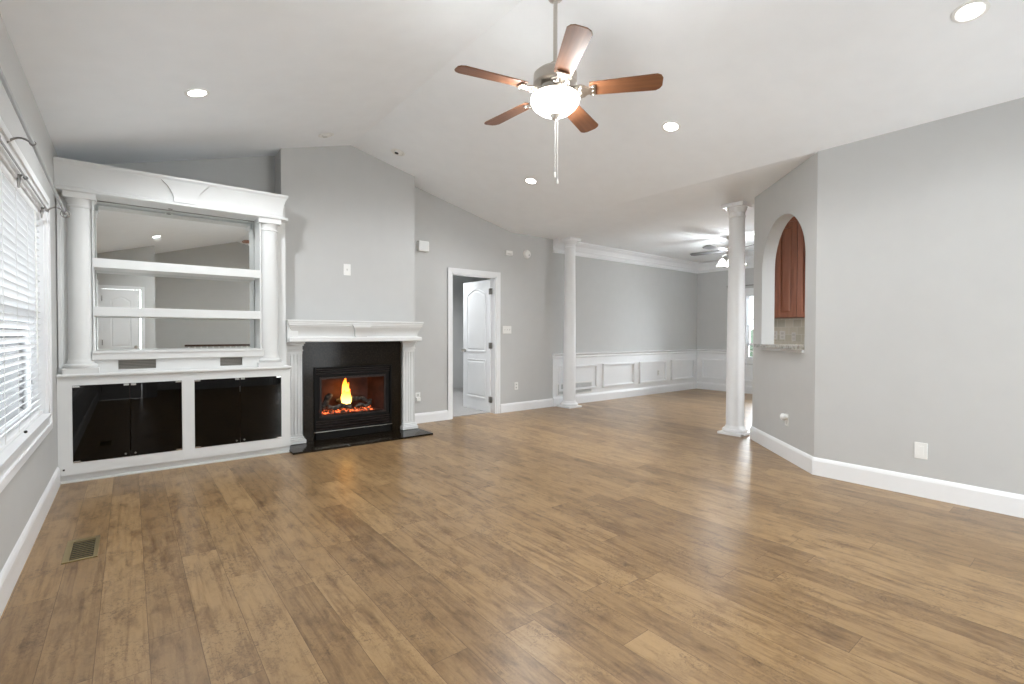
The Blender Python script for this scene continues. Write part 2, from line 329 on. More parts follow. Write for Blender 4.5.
def sweep(mb, path, prof, close=False):
    """path: list of 2D points (x,y) walked so that the room is on the LEFT; prof: (out, z) closed polygon; mitred"""
    n = len(path); rings = []
    for i, p in enumerate(path):
        p = Vector(p)
        def nrm(a, b):
            t = (Vector(b)-Vector(a)).normalized(); return Vector((-t.y, t.x))
        if i == 0: m_ = nrm(path[0], path[1]); k = 1
        elif i == n-1: m_ = nrm(path[-2], path[-1]); k = 1
        else:
            a = nrm(path[i-1], path[i]); b = nrm(path[i], path[i+1]); m_ = (a+b).normalized(); k = 1/max(.3, m_.dot(a))
        rings.append([(p.x + m_.x*o*k, p.y + m_.y*o*k, z) for o, z in prof])
    mb.loft(rings); return mb

# ------------------------------------------------------------------ the setting
XL = -0.451; XRIDGE = 2.02; ZRIDGE = 3.37; ZL = 2.66; XC = 4.59; ZC = 2.755
YB = 5.815; YN = 5.815; XR = 4.594; YREAR = -2.15; XD = 9.84
def zc(x):
    if x < XRIDGE: return ZL + (ZRIDGE-ZL)*(x+.451)/(XRIDGE+.451)
    if x < XC: return ZRIDGE - (ZRIDGE-ZC)*(x-XRIDGE)/(XC-XRIDGE)
    return ZC
# floor
struct(box(-0.6, 10.0, -2.3, 5.935, -0.08, 0.0).build('floor', 'floor'))
struct(box(2.6, 6.3, 5.935, 9.2, -0.08, 0.006).build('floor_carpet', 'carpet'))
# ceiling as one thick folded slab
mb = MB()
pts = [(-0.62, zc(-0.435) - 0.05), (XRIDGE, ZRIDGE), (XC, ZC), (10.1, ZC), (10.1, ZC+0.12), (XC+0.02, ZC+0.12), (XRIDGE, ZRIDGE+0.13), (-0.62, zc(-0.435)+0.08)]
quads = [(0, 1, 6, 7), (1, 2, 5, 6), (2, 3, 4, 5)]
va = [mb.bm.verts.new((x, -2.3, z)) for x, z in pts]; vb = [mb.bm.verts.new((x, 5.96, z)) for x, z in pts]
for q in quads: mb.bm.faces.new([va[i] for i in q]); mb.bm.faces.new([vb[i] for i in q][::-1])
for i in range(8): j = (i+1) % 8; mb.bm.faces.new((va[i], vb[i], vb[j], va[j]))
struct(mb.build('ceiling', 'ceiling'))
struct(box(2.6, 6.3, 5.96, 9.2, 2.62, 2.74).build('ceiling_bedroom', 'ceiling'))
# left wall with two window openings, the second unseen and added for light
WZ0, WZ1 = 0.63, 2.03; W1 = (2.70, 4.56); W2 = (-0.35, 1.55)
mb = MB(); x0, x1 = -0.585, XL
mb.box(x0, x1, -2.3, W2[0], 0, 2.69).box(x0, x1, W2[0], W2[1], 0, WZ0).box(x0, x1, W2[0], W2[1], WZ1, 2.69)
mb.box(x0, x1, W2[1], W1[0], 0, 2.69).box(x0, x1, W1[0], W1[1], 0, WZ0).box(x0, x1, W1[0], W1[1], WZ1, 2.69).box(x0, x1, W1[1], YB+.12, 0, 2.69)
struct(mb.build('wall_left', 'wall'))
# back wall with door opening and gable top
DX0, DX1, DZ = 3.535, 4.315, 2.055
mb = MB(); d = (0, 0.12, 0)
def gable(mb, xs, y, d, base=0.0):
    xs = sorted(xs)
    for a, b in zip(xs[:-1], xs[1:]):
        mb.prism([(a, y, base), (b, y, base), (b, y, zc(b)+0.03), (a, y, zc(a)+0.03)], d)
gable(mb, [XL, XRIDGE, DX0], YB, d); gable(mb, [DX0, DX1], YB, d, DZ); gable(mb, [DX1, XC, XD+.12], YB, d)
struct(mb.build('wall_back', 'wall'))
# chimney breast with firebox recess
YF = 5.549
BX0, BX1 = 1.273, 2.832; FX0, FX1, FZ0, FZ1 = 1.60, 2.46, 0.02, 0.80
mb = MB(); d = (0, YB-YF+0.001, 0)
gable(mb, [BX0, FX0], YF, d); gable(mb, [FX0, XRIDGE, FX1], YF, d, FZ1); gable(mb, [FX1, BX1], YF, d)
struct(mb.build('wall_chimney', 'wall'))
# right wall, angled wall with arched pass-through
struct(MB().prism([(XR, YREAR, 0), (XR+.13, YREAR, 0), (XR+.13, 1.614-.054, 0), (XR, 1.614, 0)], (0, 0, ZC+.02)).build('wall_right', 'wall'))
A0 = Vector((4.594, 1.614, 0)); AD = Vector((1, 1, 0)).normalized(); AN = Vector((1, -1, 0)).normalized(); AT = 0.13; AL = 1.395
def ap(s, z, o=0.0): v = A0 + AD*s + AN*o; return (v.x, v.y, z)
s0, s1 = 0.192, 1.155; sm = (s0+s1)/2; ar = (s1-s0)/2; SPR = 1.90; SILL = 1.035
mb = MB(); dv = tuple(AN*AT)
b0 = (XR+.13, 1.614-.054, 0); c0 = ap(s0, 0, AT); mb.prism([ap(0, 0), ap(s0, 0), c0, b0], (0, 0, ZC+.02))
mb.prism([ap(s1, 0), ap(AL, 0), ap(AL, ZC+.02), ap(s1, ZC+.02)], dv)
mb.prism([ap(s0, 0), ap(s1, 0), ap(s1, SILL), ap(s0, SILL)], dv)
NA = 36
for i in range(NA):
    a, b = PI - PI*i/NA, PI - PI*(i+1)/NA
    mb.prism([ap(sm+ar*math.cos(a), SPR+ar*math.sin(a)), ap(sm+ar*math.cos(b), SPR+ar*math.sin(b)), ap(sm+ar*math.cos(b), ZC+.02), ap(sm+ar*math.cos(a), ZC+.02)], dv)
struct(mb.build('wall_angled', 'wall'))
# dining far wall with window, hall/kitchen walls, rear walls
DW = (3.60, 4.75); DWZ = (0.68, 2.06)
mb = MB(); x0, x1 = XD, XD+0.12
mb.box(x0, x1, 3.0, DW[0], 0, ZC).box(x0, x1, DW[1], YB, 0, ZC).box(x0, x1, DW[0], DW[1], 0, DWZ[0]).box(x0, x1, DW[0], DW[1], DWZ[1], ZC)
struct(mb.build('wall_dining', 'wall'))
struct(box(6.93, 9.84, 3.02, 3.15, 0, ZC).build('wall_hall', 'wall'))
struct(box(6.93, 7.05, YREAR, 3.02, 0, ZC).build('wall_kitchen', 'wall'))
mb = MB(); d = (0, -0.12, 0)
GX = (2.75, 4.45)
gable(mb, [0.36, XRIDGE, GX[0]], YREAR, d); gable(mb, [GX[0], GX[1]], YREAR, d, 2.06); gable(mb, [GX[1], XC, 7.05], YREAR, d)
mb.box(0.36, 0.40, YREAR, -0.95, 0, 2.91)
struct(mb.build('wall_rear', 'wall'))
mb = MB(); gable(mb, [XL, -.40], -0.83, d); gable(mb, [-.40, .20], -0.83, d, 2.03); gable(mb, [.20, .40], -0.83, d)
struct(mb.build('wall_entry', 'wall'))
# bedroom beyond the open door
mb = MB(); mb.box(2.6, 4.62, 8.60, 8.7, 0, 2.7).box(4.62, 6.3, 9.05, 9.15, 0, 2.7).box(4.60, 4.70, 8.6, 9.1, 0, 2.7).box(2.5, 2.6, 5.93, 8.7, 0, 2.7).box(6.2, 6.3, 5.93, 9.1, 0, 2.7)
struct(mb.build('wall_bedroom', 'wall'))

# baseboards
def bb_prof(h, t=0.016): return [(0, 0), (t, 0), (t, h-.030), (t*.75, h-.016), (t*.45, h-.006), (0, h)]
BH = 0.150
struct(sweep(MB(), [(XL, 5.16), (XL, -0.83)], bb_prof(BH)).build('baseboard_left', 'trim'))
struct(sweep(MB(), [(3.485, YB), (2.84, YB)], bb_prof(0.135)).build('baseboard_back', 'trim'))
struct(sweep(MB(), [(5.47, YB), (4.395, YB)], bb_prof(0.135)).build('baseboard_back.001', 'trim'))
e = A0 + AD*AL
struct(sweep(MB(), [(XR, YREAR), (XR, 1.614), (e.x, e.y), (e.x+.092, e.y-.092)], bb_prof(0.150)).build('baseboard_right', 'trim'))
struct(sweep(MB(), [(0.36, YREAR), (GX[0]-.08, YREAR)], bb_prof(BH)).build('baseboard_rear', 'trim'))
struct(sweep(MB(), [(4.6, 8.6), (2.6, 8.6)], bb_prof(0.13)).build('baseboard_bedroom', 'trim'))

# dining wainscot : flat panel + base + chair rail + picture frame mouldings
WX0 = 5.475
struct(box(WX0, XD, YB-.012, YB, 0.0, 0.82).build('trim_1', 'trim'))
struct(box(XD-.012, XD, 3.15, YB-.012, 0.0, 0.82).build('trim_2', 'trim')) if False else None
mb = MB(); mb.box(XD-.012, XD, 3.15, YB-.012, 0, DWZ[0]-.09).box(XD-.012, XD, DW[1]+.08, YB-.012, DWZ[0]-.09, .82).box(XD-.012, XD, 3.15, DW[0]-.08, DWZ[0]-.09, .82)
struct(mb.build('trim_2', 'trim'))
rail = [(0.012, 0.79), (0.026, 0.795), (0.030, 0.815), (0.024, 0.83), (0.046, 0.85), (0.050, 0.868), (0.012, 0.872), (0.0, 0.872), (0, .79)]
struct(sweep(MB(), [(XD, DW[1]+.085), (XD, YB), (WX0-.01, YB)], rail).build('trim_3', 'trim'))
bp2 = [(0.012, 0), (0.030, 0), (0.030, 0.12), (0.024, 0.14), (0.014, 0.155), (0.012, 0.155)]
struct(sweep(MB(), [(XD, 3.15), (XD, YB), (WX0, YB)], bp2).build('baseboard_dining', 'trim'))
def pic_frame(mb, axis, a0, a1, z0, z1, w=0.042, t=0.030):
    for k in range(2):
        ww = w if k == 0 else w*0.5; tt = t*0.55 if k == 0 else t
        i0, i1, j0, j1 = (a0, a1, z0, z1) if k == 0 else (a0+w*.2, a1-w*.2, z0+w*.2, z1-w*.2)
        for (p0, p1, q0, q1) in ((i0, i1, j0, j0+ww), (i0, i1, j1-ww, j1), (i0, i0+ww, j0+ww, j1-ww), (i1-ww, i1, j0+ww, j1-ww)):
            if axis == 'X': mb.box(p0, p1, YB-.012-tt, YB-.010, q0, q1)
            else: mb.box(XD-.012-tt, XD-.010, p0, p1, q0, q1)
mb = MB()
for a0, a1 in ((5.60, 6.545), (6.69, 7.61), (7.76, 8.65), (8.83, 9.70)): pic_frame(mb, 'X', a0, a1, 0.235, 0.665)
struct(mb.build('trim_4', 'trim'))
mb = MB()
for a0, a1 in ((4.98, 5.68),): pic_frame(mb, 'Y', a0, a1, 0.235, 0.665)
pic_frame(mb, 'Y', 4.0, 4.90, 0.235, 0.56)
struct(mb.build('trim_5', 'trim'))
# crown moulding in the dining area with a finished return at the left end
cr = [(0.0, ZC-.215), (0.018, ZC-.215), (0.022, ZC-.185), (0.012, ZC-.180), (0.014, ZC-.150), (0.030, ZC-.140), (0.040, ZC-.120), (0.070, ZC-.075), (0.105, ZC-.045), (0.112, ZC-.030), (0.125, ZC-.022), (0.125, ZC), (0, ZC)]
struct(sweep(MB(), [(XD, 3.15), (XD, YB), (WX0, YB)], cr).build('trim_6', 'trim'))

# door casing (back wall) + jambs
def casing(mb, x0, x1, z1, y, w=0.065, t=0.018, dirn=-1):
    for k, (ww, tt) in enumerate(((w, t*.65), (w*.45, t))):
        o0 = 0 if k == 0 else w-ww
        ya, yb_ = sorted((y, y+dirn*tt))
        mb.box(x0-w, x0-w+ww if k else x0, ya, yb_, 0, z1+w)
        mb.box(x1 if not k else x1+w-ww, x1+w, ya, yb_, 0, z1+w)
        mb.box(x0-w+(ww if k else w), x1+w-(ww if k else w), ya, yb_, z1+(w-ww if k else 0), z1+w)
d1 = sthing('door_1', (DX1-.02, YB+.11, 0))
mb = MB(); casing(mb, DX0, DX1, DZ, YB); 
mb.box(DX0, DX0+.02, YB, YB+.12, 0, DZ).box(DX1-.02, DX1, YB, YB+.12, 0, DZ).box(DX0, DX1, YB, YB+.12, DZ-.02, DZ)
mb.box(DX0+.02, DX0+.032, YB+.05, YB+.085, 0, DZ-.02)
mb.build('door_frame', 'trim', d1)
def door_leaf(parent, name='door_leaf', w=0.745, h=2.02, t=0.035, both=True):
    """hinge edge at origin; leaf runs along +Y from the hinge; faces look to -X and +X"""
    bm = MB(); bm.box(-t/2, t/2, 0, w, 0.008, h)
    o = parent.location
    lf = None
    def panel(mb, sx, y0, y1, z0, z1, arch):
        # raised moulding ring + raised field
        def outline(m_, arch_):
            pts = [(y0+m_, z0+m_), (y1-m_, z0+m_)]
            if arch_:
                n = 14; c = (y0+y1)/2; hw = (y1-y0)/2-m_
                for i in range(n+1):
                    a = i/n; yy = c+hw-2*hw*a; zz = z1-m_-0.075+0.075*max(0, math.sin(PI*a))**1.3
                    pts.append((yy, zz))
            else: pts += [(y1-m_, z1-m_), (y0+m_, z1-m_)]
            return pts
        xs = sx*t/2
        A = outline(0, arch); B = outline(.012, arch); D = outline(.028, arch); E_ = outline(.05, arch)
        def ring(P, xo): return [(xs+sx*xo, p[0], p[1]) for p in P]
        mb.loft([ring(A, -.001), ring(A, .007), ring(B, .007), ring(D, .0008), ring(E_, .006)], True, False)
        mb.bm.faces.new([mb.bm.verts.new(p) for p in ring(E_, .006)])
    for sx in (-1, 1):
        panel(bm, sx, 0.115, w-0.115, 0.20, 0.80, False); panel(bm, sx, 0.115, w-0.115, 0.92, h-0.12, True)
    for v in bm.bm.verts: v.co += parent.location
    return bm.build(name, 'trim', parent)
lf = door_leaf(d1)
def knob(parent, x, y, z, sx, m='nickel'):
    L = parent.location
    mb = MB(); mb.lathe([(0.001, 0), (.028, 0.001), (.028, .006), (.012, .010), (.010, .030), (.024, .040), (.027, .052), (.020, .062), (.001, .066)], (0, 0, 0), 18, 'X')
    for v in mb.bm.verts: v.co = Vector((v.co.x*sx + x, v.co.y + y, v.co.z + z)) + L
    return mb.build('door_knob', m, parent, smooth=True)
knob(d1, -.0175, .69, .93, -1); knob(d1, .0175, .69, .93, 1)
for hz in (0.20, 1.02, 1.84):
    mb = MB(); L = d1.location; mb.lathe([(.008, -.045), (.008, .045)], (L.x-.022, L.y-.008, hz), 10); mb.box(L.x-.020, L.x-.001, L.y-.04, L.y-.002, hz-.045, hz+.045); mb.box(L.x-.0215, L.x-.0175, L.y, L.y+.03, hz-.045, hz+.045)
    mb.build('hinge', 'hinge', d1)
# rear entry door seen in the mirror
d2 = sthing('door_2', (-.40, -.85, 0))
lf2 = door_leaf(d2, w=0.56)
lf2.rotation_euler = (0, 0, -PI/2)
for v in lf2.data.vertices: pass
mb = MB(); casing(mb, -.395, .18, 2.03, -.83, w=.058, dirn=1); mb.build('door_frame', 'trim', d2)
mb = MB(); mb.lathe([(0.001, 0), (.028, 0.001), (.028, .006), (.012, .010), (.010, .030), (.024, .040), (.027, .052), (.020, .062), (.001, .066)], (.10, -.832, .93), 18, 'Y'); mb.build('door_knob', 'nickel', d2, smooth=True)
for hz in (.2, 1.02, 1.84): box(-.398, -.390, -.83, -.80, hz-.05, hz+.05).build('hinge', 'hinge', d2)

# windows ------------------------------------------------------------
def window(name, side, a0, a1, z0, z1, wallx, thick, cas=0.085, meet=None, stool=True, muntins=0):
    """side -1: wall to the left of the room (glass at smaller x); +1: to the right"""
    s = side; w = sthing(name, (wallx, (a0+a1)/2, z0))
    X = lambda v: wallx + s*v
    def bx(mb, u0, u1, y0, y1, zz0, zz1): a, b = sorted((X(u0), X(u1))); mb.box(a, b, y0, y1, zz0, zz1)
    mb = MB()
    for (c, t) in ((cas, .014), (cas*.42, .024)):
        o = cas - c
        bx(mb, -t, 0, a0-cas, a0-cas+c if o else a0, z0-cas, z1+cas); bx(mb, -t, 0, a1 + (o if o else 0), a1+cas, z0-cas, z1+cas)
        bx(mb, -t, 0, a0-cas+(c if o else cas), a1+cas-(c if o else cas), z1+o, z1+cas)
        bx(mb, -t, 0, a0-cas+(c if o else cas), a1+cas-(c if o else cas), z0-cas, z0-o)
    mb.build('casing', 'trim', w)
    mb = MB(); f = 0.02
    bx(mb, 0, thick, a0, a0+f, z0, z1); bx(mb, 0, thick, a1-f, a1, z0, z1); bx(mb, 0, thick, a0+f, a1-f, z1-f, z1); bx(mb, -.03, thick, a0+f, a1-f, z0, z0+f)
    mb.build('jamb', 'trim', w)
    zm = meet or (z0+z1)/2; g = 0.045; mb = MB()
    for (q0, q1, u) in ((z0+f, zm+.02, thick-.085), (zm-.02, z1-f, thick-.05)):
        bx(mb, u, u+.03, a0+f, a0+f+g, q0, q1); bx(mb, u, u+.03, a1-f-g, a1-f, q0, q1); bx(mb, u, u+.03, a0+f+g, a1-f-g, q0, q0+g); bx(mb, u, u+.03, a0+f+g, a1-f-g, q1-g, q1)
        for k in range(muntins):
            yy = a0+f+g + (a1-a0-2*f-2*g)*(k+1)/(muntins+1); bx(mb, u+.008, u+.022, yy-.01, yy+.01, q0+g, q1-g)
        if muntins:
            zz = (q0+q1)/2; bx(mb, u+.008, u+.022, a0+f+g, a1-f-g, zz-.01, zz+.01)
    mb.build('sash', 'trim', w)
    for (q0, q1, u) in ((z0+f+g, zm+.02-g, thick-.072), (zm-.02+g, z1-f-g, thick-.037)):
        mb = MB(); bx(mb, u, u+.004, a0+f+g, a1-f-g, q0, q1); mb.build('glass_pane', 'glass', w)
    return w
window('window_1', -1, W1[0], W1[1], WZ0, WZ1, XL, 0.15, 0.10, meet=1.31)
window('added_window_2', -1, W2[0], W2[1], WZ0, WZ1, XL, 0.15, 0.10, meet=1.31)  # unseen window, added only to let more light in
window('window_3', 1, DW[0], DW[1], DWZ[0], DWZ[1], XD, 0.12, 0.075, meet=1.0, muntins=2)
# rear glass door, unseen, added to bring in light from behind the camera
w4 = sthing('added_window_4', (GX[0], YREAR, 0)); mb = MB(); casing(mb, GX[0], GX[1], 2.06, YREAR, dirn=1); mb.build('casing', 'trim', w4)
mb = MB()
for a, b in ((GX[0], 3.62), (3.58, GX[1])):
    mb.box(a, a+.06, YREAR-.09, YREAR-.04, 0, 2.06).box(b-.06, b, YREAR-.09, YREAR-.04, 0, 2.06).box(a, b, YREAR-.09, YREAR-.04, 1.98, 2.06).box(a, b, YREAR-.09, YREAR-.04, 0, .12)
mb.build('sash', 'trim', w4)
box(GX[0]+.06, GX[1]-.06, YREAR-.07, YREAR-.064, .12, 1.98).build('glass_pane', 'glass', w4)

# ------------------------------------------------------------------ window blinds and curtain rods (left wall)
def blind(label, a0, a1, z0, z1, n_cords):
    b = thing('window_blind', label, 'blind', (XL-.03, (a0+a1)/2, z0))
    box(XL-.065, XL-.012, a0, a1, z1-.045, z1).build('headrail', 'blind', b, bevel=.004)
    mb = MB(); z = z0+.05; sl = math.radians(38)
    while z < z1-.055:
        xc = XL-.036; hw = .024; pr = []
        for k in range(5):
            u = -1+k*.5; arch = .0035*(1-u*u)
            pr.append((xc+u*hw*math.cos(sl)-arch*math.sin(sl), z+u*hw*math.sin(sl)*1.0+arch*math.cos(sl)))
        ring = [(p[0], p[1]+.0012) for p in pr] + [(p[0], p[1]-.0012) for p in pr[::-1]]
        mb.prism([(p[0], a0+.005, p[1]) for p in ring], (0, a1-a0-.01, 0)); z += .0415
    mb.build('slats', 'slat', b)
    box(XL-.062, XL-.012, a0, a1, z0+.004, z0+.026).build('bottom_rail', 'blind', b, bevel=.004)
    for k in range(n_cords):
        y = a0 + (a1-a0)*(k+.5)/n_cords
        mb = MB(); mb.box(XL-.0125, XL-.0115, y-.004, y+.004, z0+.02, z1-.04); mb.build('ladder_tape', 'cord', b)
    mb = MB(); mb.tube([(XL-.006, a1-.30, z1-.04), (XL-.004, a1-.30, z1-.5), (XL-.004, a1-.30, z1-1.0)], .004, 8); mb.build('tilt_wand', 'plastic', b)
    return b
b1 = blind('white horizontal slatted blind lowered over the left window beside the built-in', W1[0]+.024, W1[1]-.024, WZ0+.02, WZ1-.022, 5)
# small dark cord lock resting on sill
tag(MB().sphere((XL+.006, 3.68, .662), .008).build('cord_weight', 'rubber'), 'tiny black cord weight lying on the left window sill', 'cord weight')
def rod(label, y0, y1, z, off, r, brks, fin, z1=None):
    z1 = z1 or z; zz0 = z
    t = thing('curtain_rod', label, 'curtain rod', (XL+off, y0, z))
    MB().tube([(XL+off, y0, zz0), (XL+off, y1, z1)], r, 12).build('pole', 'steel', t, smooth=True)
    for y in brks:
        z = zz0+(z1-zz0)*(y-y0)/(y1-y0)
        mb = MB(); pts = []
        for k in range(9):
            a = k/8; pts.append((XL + off*a, y, z-.030*(1-a) + .030*math.sin(PI*a)))
        mb.tube(pts, [.005]*8+[.005], 8); mb.tube([(XL+.002, y, z-.055), (XL+.004, y, z-.01), (XL+.002, y, z+.035)], [.004, .009, .004], 8)
        mb.lathe([(r+.001, -.008), (r+.005, -.008), (r+.005, .008), (r+.001, .008)], (XL+off, y, z), 12, 'Y'); mb.build('bracket', 'steel', t, smooth=True)
    z = z1
    if fin:
        mb = MB(); mb.lathe([(.006, 0), (.014, .004), (.006, .010), (.008, .016)], (XL+off, y1, z), 12, 'Y')
        for k in range(3):
            c = Vector((XL+off, y1+.045, z)); pts = []
            for i in range(17):
                a = 2*PI*i/16; v = Vector((.026*math.cos(a), 0, .026*math.sin(a))); v.rotate(Matrix.Rotation(k*PI/3, 3, 'Z')); pts.append(c+v)
            mb.tube(pts, .0032, 6)
        mb.build('finial', 'steel', t, smooth=True)
    return t
rod('grey metal curtain rod with open ball finial above the left window', 1.9, 4.66, 2.14, .10, .0085, (3.22, 4.60), True, 2.05)
rod('thin short-bracketed café rod running just under the window head', 2.6, 4.50, 2.015, .03, .005, (2.9, 3.60, 4.45), False)

# ------------------------------------------------------------------ built-in cabinet (lower)
YC_ = 5.17   # face frame
CX0, CX1 = XL+.002, 1.262
cab = thing('media_cabinet', 'white built-in low media cabinet with black smoked glass doors beside the fireplace', 'cabinet', ((CX0+CX1)/2, 5.48, 0))
mb = MB(); G = [(-.362, .362), (.455, 1.180)]; GZ0, GZ1 = .158, .778
yb = 5.80; yf = YC_
mb.box(CX0, G[0][0], yf, yf+.022, .068, .84).box(G[0][1], G[1][0], yf, yf+.022, .068, .84).box(G[1][1], CX1, yf, yf+.022, .068, .84)
for a, b in G: mb.box(a, b, yf, yf+.022, .068, GZ0).box(a, b, yf, yf+.022, GZ1, .84)
mb.build('face_frame', 'cabinet', cab)
mb = MB(); mb.box(CX0, CX0+.02, yf+.022, yb, .07, .84).box(CX1-.02, CX1, yf+.022, yb, .07, .84).box(.398, .418, yf+.022, yb, .09, .84)
mb.box(CX0, CX1, yf+.022, yb, .07, .09).box(CX0, CX1, yb-.012, yb, .09, .84)
mb.build('carcass', 'darkwood', cab)
mb = MB(); mb.box(CX0, CX1, yf+.035, yf+.06, 0, .07); mb.prism([(CX0, yf+.035, 0), (CX0, yf+.018, 0), (CX0, yf+.016, .010), (CX0, yf+.022, .016), (CX0, yf+.035, .018)], (CX1-CX0, 0, 0))
mb.build('toe_kick', 'cabinet', cab)
sweep(MB(), [(CX0, 5.20), (CX1-.045, 5.20), (CX1-.045, 5.40)][::-1], [(0, .84), (.036, .84), (.042, .848), (.050, .852), (.052, .862), (.048, .872), (0, .872)]).build('counter_edge', 'cabinet', cab)
box(CX0, CX1, 5.19, yb, .84, .871).build('countertop', 'cabinet', cab)
box(CX0+.028, CX0+.040, YC_-.006, YC_, .107, .119).build('cable_hole_plug', 'rubber', cab)
for gi, (a, b) in enumerate(G):
    m_ = (a+b)/2
    for (p, q, hs) in ((a+.002, m_-.002, -1), (m_+.002, b-.002, 1)):
        dr = box(p, q, yf+.004, yf+.010, GZ0+.003, GZ1-.003).build('glass_door', 'smoked', cab)
        hx = (p, p+.045) if hs < 0 else (q-.045, q); lx = (q-.040, q-.004) if hs < 0 else (p+.004, p+.040)
        for z0_ in (GZ0+.001, GZ1-.016): box(hx[0], hx[1], yf+.000, yf+.013, z0_, z0_+.014).build('hinge_clip', 'chrome', dr, bevel=.002)
        box(lx[0], lx[1], yf-.001, yf+.013, GZ1-.020, GZ1-.002).build('catch_plate', 'chrome', dr, bevel=.002)
        cx = q-.03 if hs < 0 else p+.03
        MB().lathe([(.001, 0), (.007, -.001), (.008, -.010), (.004, -.014)], (cx, yf+.003, GZ0+.028), 14, 'Y').build('knob', 'hinge', dr, smooth=True)
# power strip and cable inside
ps = thing('power_strip', 'pale power strip with four dark sockets seen through the right smoked door', 'power strip', (.78, 5.62, .092))
box(.60, .98, 5.60, 5.66, .60, .65).build('housing', 'plastic', ps, bevel=.004)
for k in range(4): MB().lathe([(.001, 0), (.016, -.0005), (.016, .003)], (.72+.068*k, 5.60, .625), 14, 'Y').build('socket', 'slotdark', ps)
tag(MB().tube([(-.33+.03*math.sin(k*1.1), 5.55-.004*k, .60-.038*k) for k in range(13)], .011, 8).build('coax_cable', 'grille', smooth=True), 'grey loose cable hanging behind the left smoked glass door', 'cable')

# ------------------------------------------------------------------ built-in hutch (upper)
YM = 5.46; HX0, HX1 = -.230, 1.000; ZS = 2.332
hut = thing('display_hutch', 'white built-in display hutch with mirror back, two shelves, round columns and deep cornice', 'shelving unit', (.40, 5.5, .873))
mb = MB(); ztop = 2.50
mb.box(XL+.002, HX0-.001, 5.335, yb, .872, ztop).box(HX1+.001, 1.262, 5.335, yb, .872, ztop)
mb.box(XL+.002, HX0-.001, 5.272, 5.335, .872, 2.315); 
mb.box(XL+.002, 1.262, 5.22, yb, ZS, ZS+.03)
mb.box(HX0, HX1, YM+.012, YM+.03, .872, ZS)
mb.build('side_panels', 'cabinet', hut)
# narrow fluted pilaster strips on the left flank next to wall
mb = MB(); mb.box(XL+.008, XL+.028, 5.255, 5.273, .90, 2.30); mb.build('pilaster_strip', 'cabinet', hut)
MB().box(HX0-.001, HX0+.006, 5.20, YM, 1.05, ZS).box(-.31, HX0-.001, 5.25, 5.30, .872, ZS).build('inner_side', 'cabinet', hut)
MB().box(HX1-.001, HX1+.012, 5.20, YM, 1.05, ZS).box(HX1+.012, 1.10, 5.25, 5.335, .872, ZS).build('inner_side', 'cabinet', hut)
box(HX0+.006, HX1-.001, YM, YM+.011, 1.05, ZS-.001).build('mirror', 'mirror', hut)
mb = MB(); mb.box(HX0, HX1, YM-.004, YM, ZS-.006, ZS).box(HX0+.006, HX0+.010, YM-.003, YM, 1.05, ZS).box(HX1-.005, HX1-.001, YM-.003, YM, 1.05, ZS); mb.build('mirror_channel', 'steel', hut)
for zt in (1.811, 1.413):
    sh = box(HX0+.002, HX1+.002, 5.20, YM-.002, zt-.075, zt).build('shelf', 'cabinet', hut, bevel=.003)
mb = MB(); mb.box(HX0-.01, HX1+.03, 5.19, YM-.002, .975, 1.05); mb.box(HX0-.01, HX1+.03, 5.182, 5.19, 1.030, 1.050); mb.build('bottom_ledge', 'cabinet', hut, bevel=.004)
mb = MB(); V = ((-.075, .180), (.662, .845))
mb.box(HX0, V[0][0], 5.21, 5.235, .872, .975).box(V[0][1], V[1][0], 5.21, 5.235, .872, .975).box(V[1][1], HX1+.02, 5.21, 5.235, .872, .975)
for a, b in V: mb.box(a, b, 5.21, 5.235, .872, .893).box(a, b, 5.21, 5.235, .972, .975)
mb.build('plinth_board', 'cabinet', hut)
for a, b in V:
    mb = MB(); mb.box(a, b, 5.24, 5.245, .893, .972)
    gr_ = mb.build('speaker_grille', mat('taupe_grille', (0.20, 0.19, 0.17), .6), hut)
    mb = MB()
    for k in range(6): mb.box(a, b, 5.228, 5.240, .898+.013*k, .903+.013*k)
    mb.build('louvres', mat('taupe_louvre', (0.33, 0.31, 0.28), .5), gr_)
for cx in (-.303, 1.085):
    cy = 5.262
    c = MB().lathe([(.086, .985), (.084, 1.0), (.0825, 1.4), (.081, 1.8), (.079, 2.20), (.079, 2.225)], (cx, cy, 0), 40).build('column', 'cabinet', hut, smooth=True)
    mb = MB(); w = .112; mb.box(cx-w, cx+w*.98, cy-.108, cy+.075, .872, .915); mb.lathe([(.106, .915), (.112, .925), (.112, .940), (.104, .950), (.094, .952), (.094, .962), (.088, .975), (.085, .99)], (cx, cy, 0), 40); mb.build('column_base', 'cabinet', c, smooth=True)
    mb = MB(); mb.lathe([(.079, 2.20), (.086, 2.205), (.086, 2.215), (.080, 2.222), (.082, 2.245), (.092, 2.262), (.096, 2.272)], (cx, cy, 0), 40); mb.box(cx-.10, cx+.10, cy-.10, cy+.075, 2.272, 2.318); mb.build('column_capital', 'cabinet', c, smooth=True)
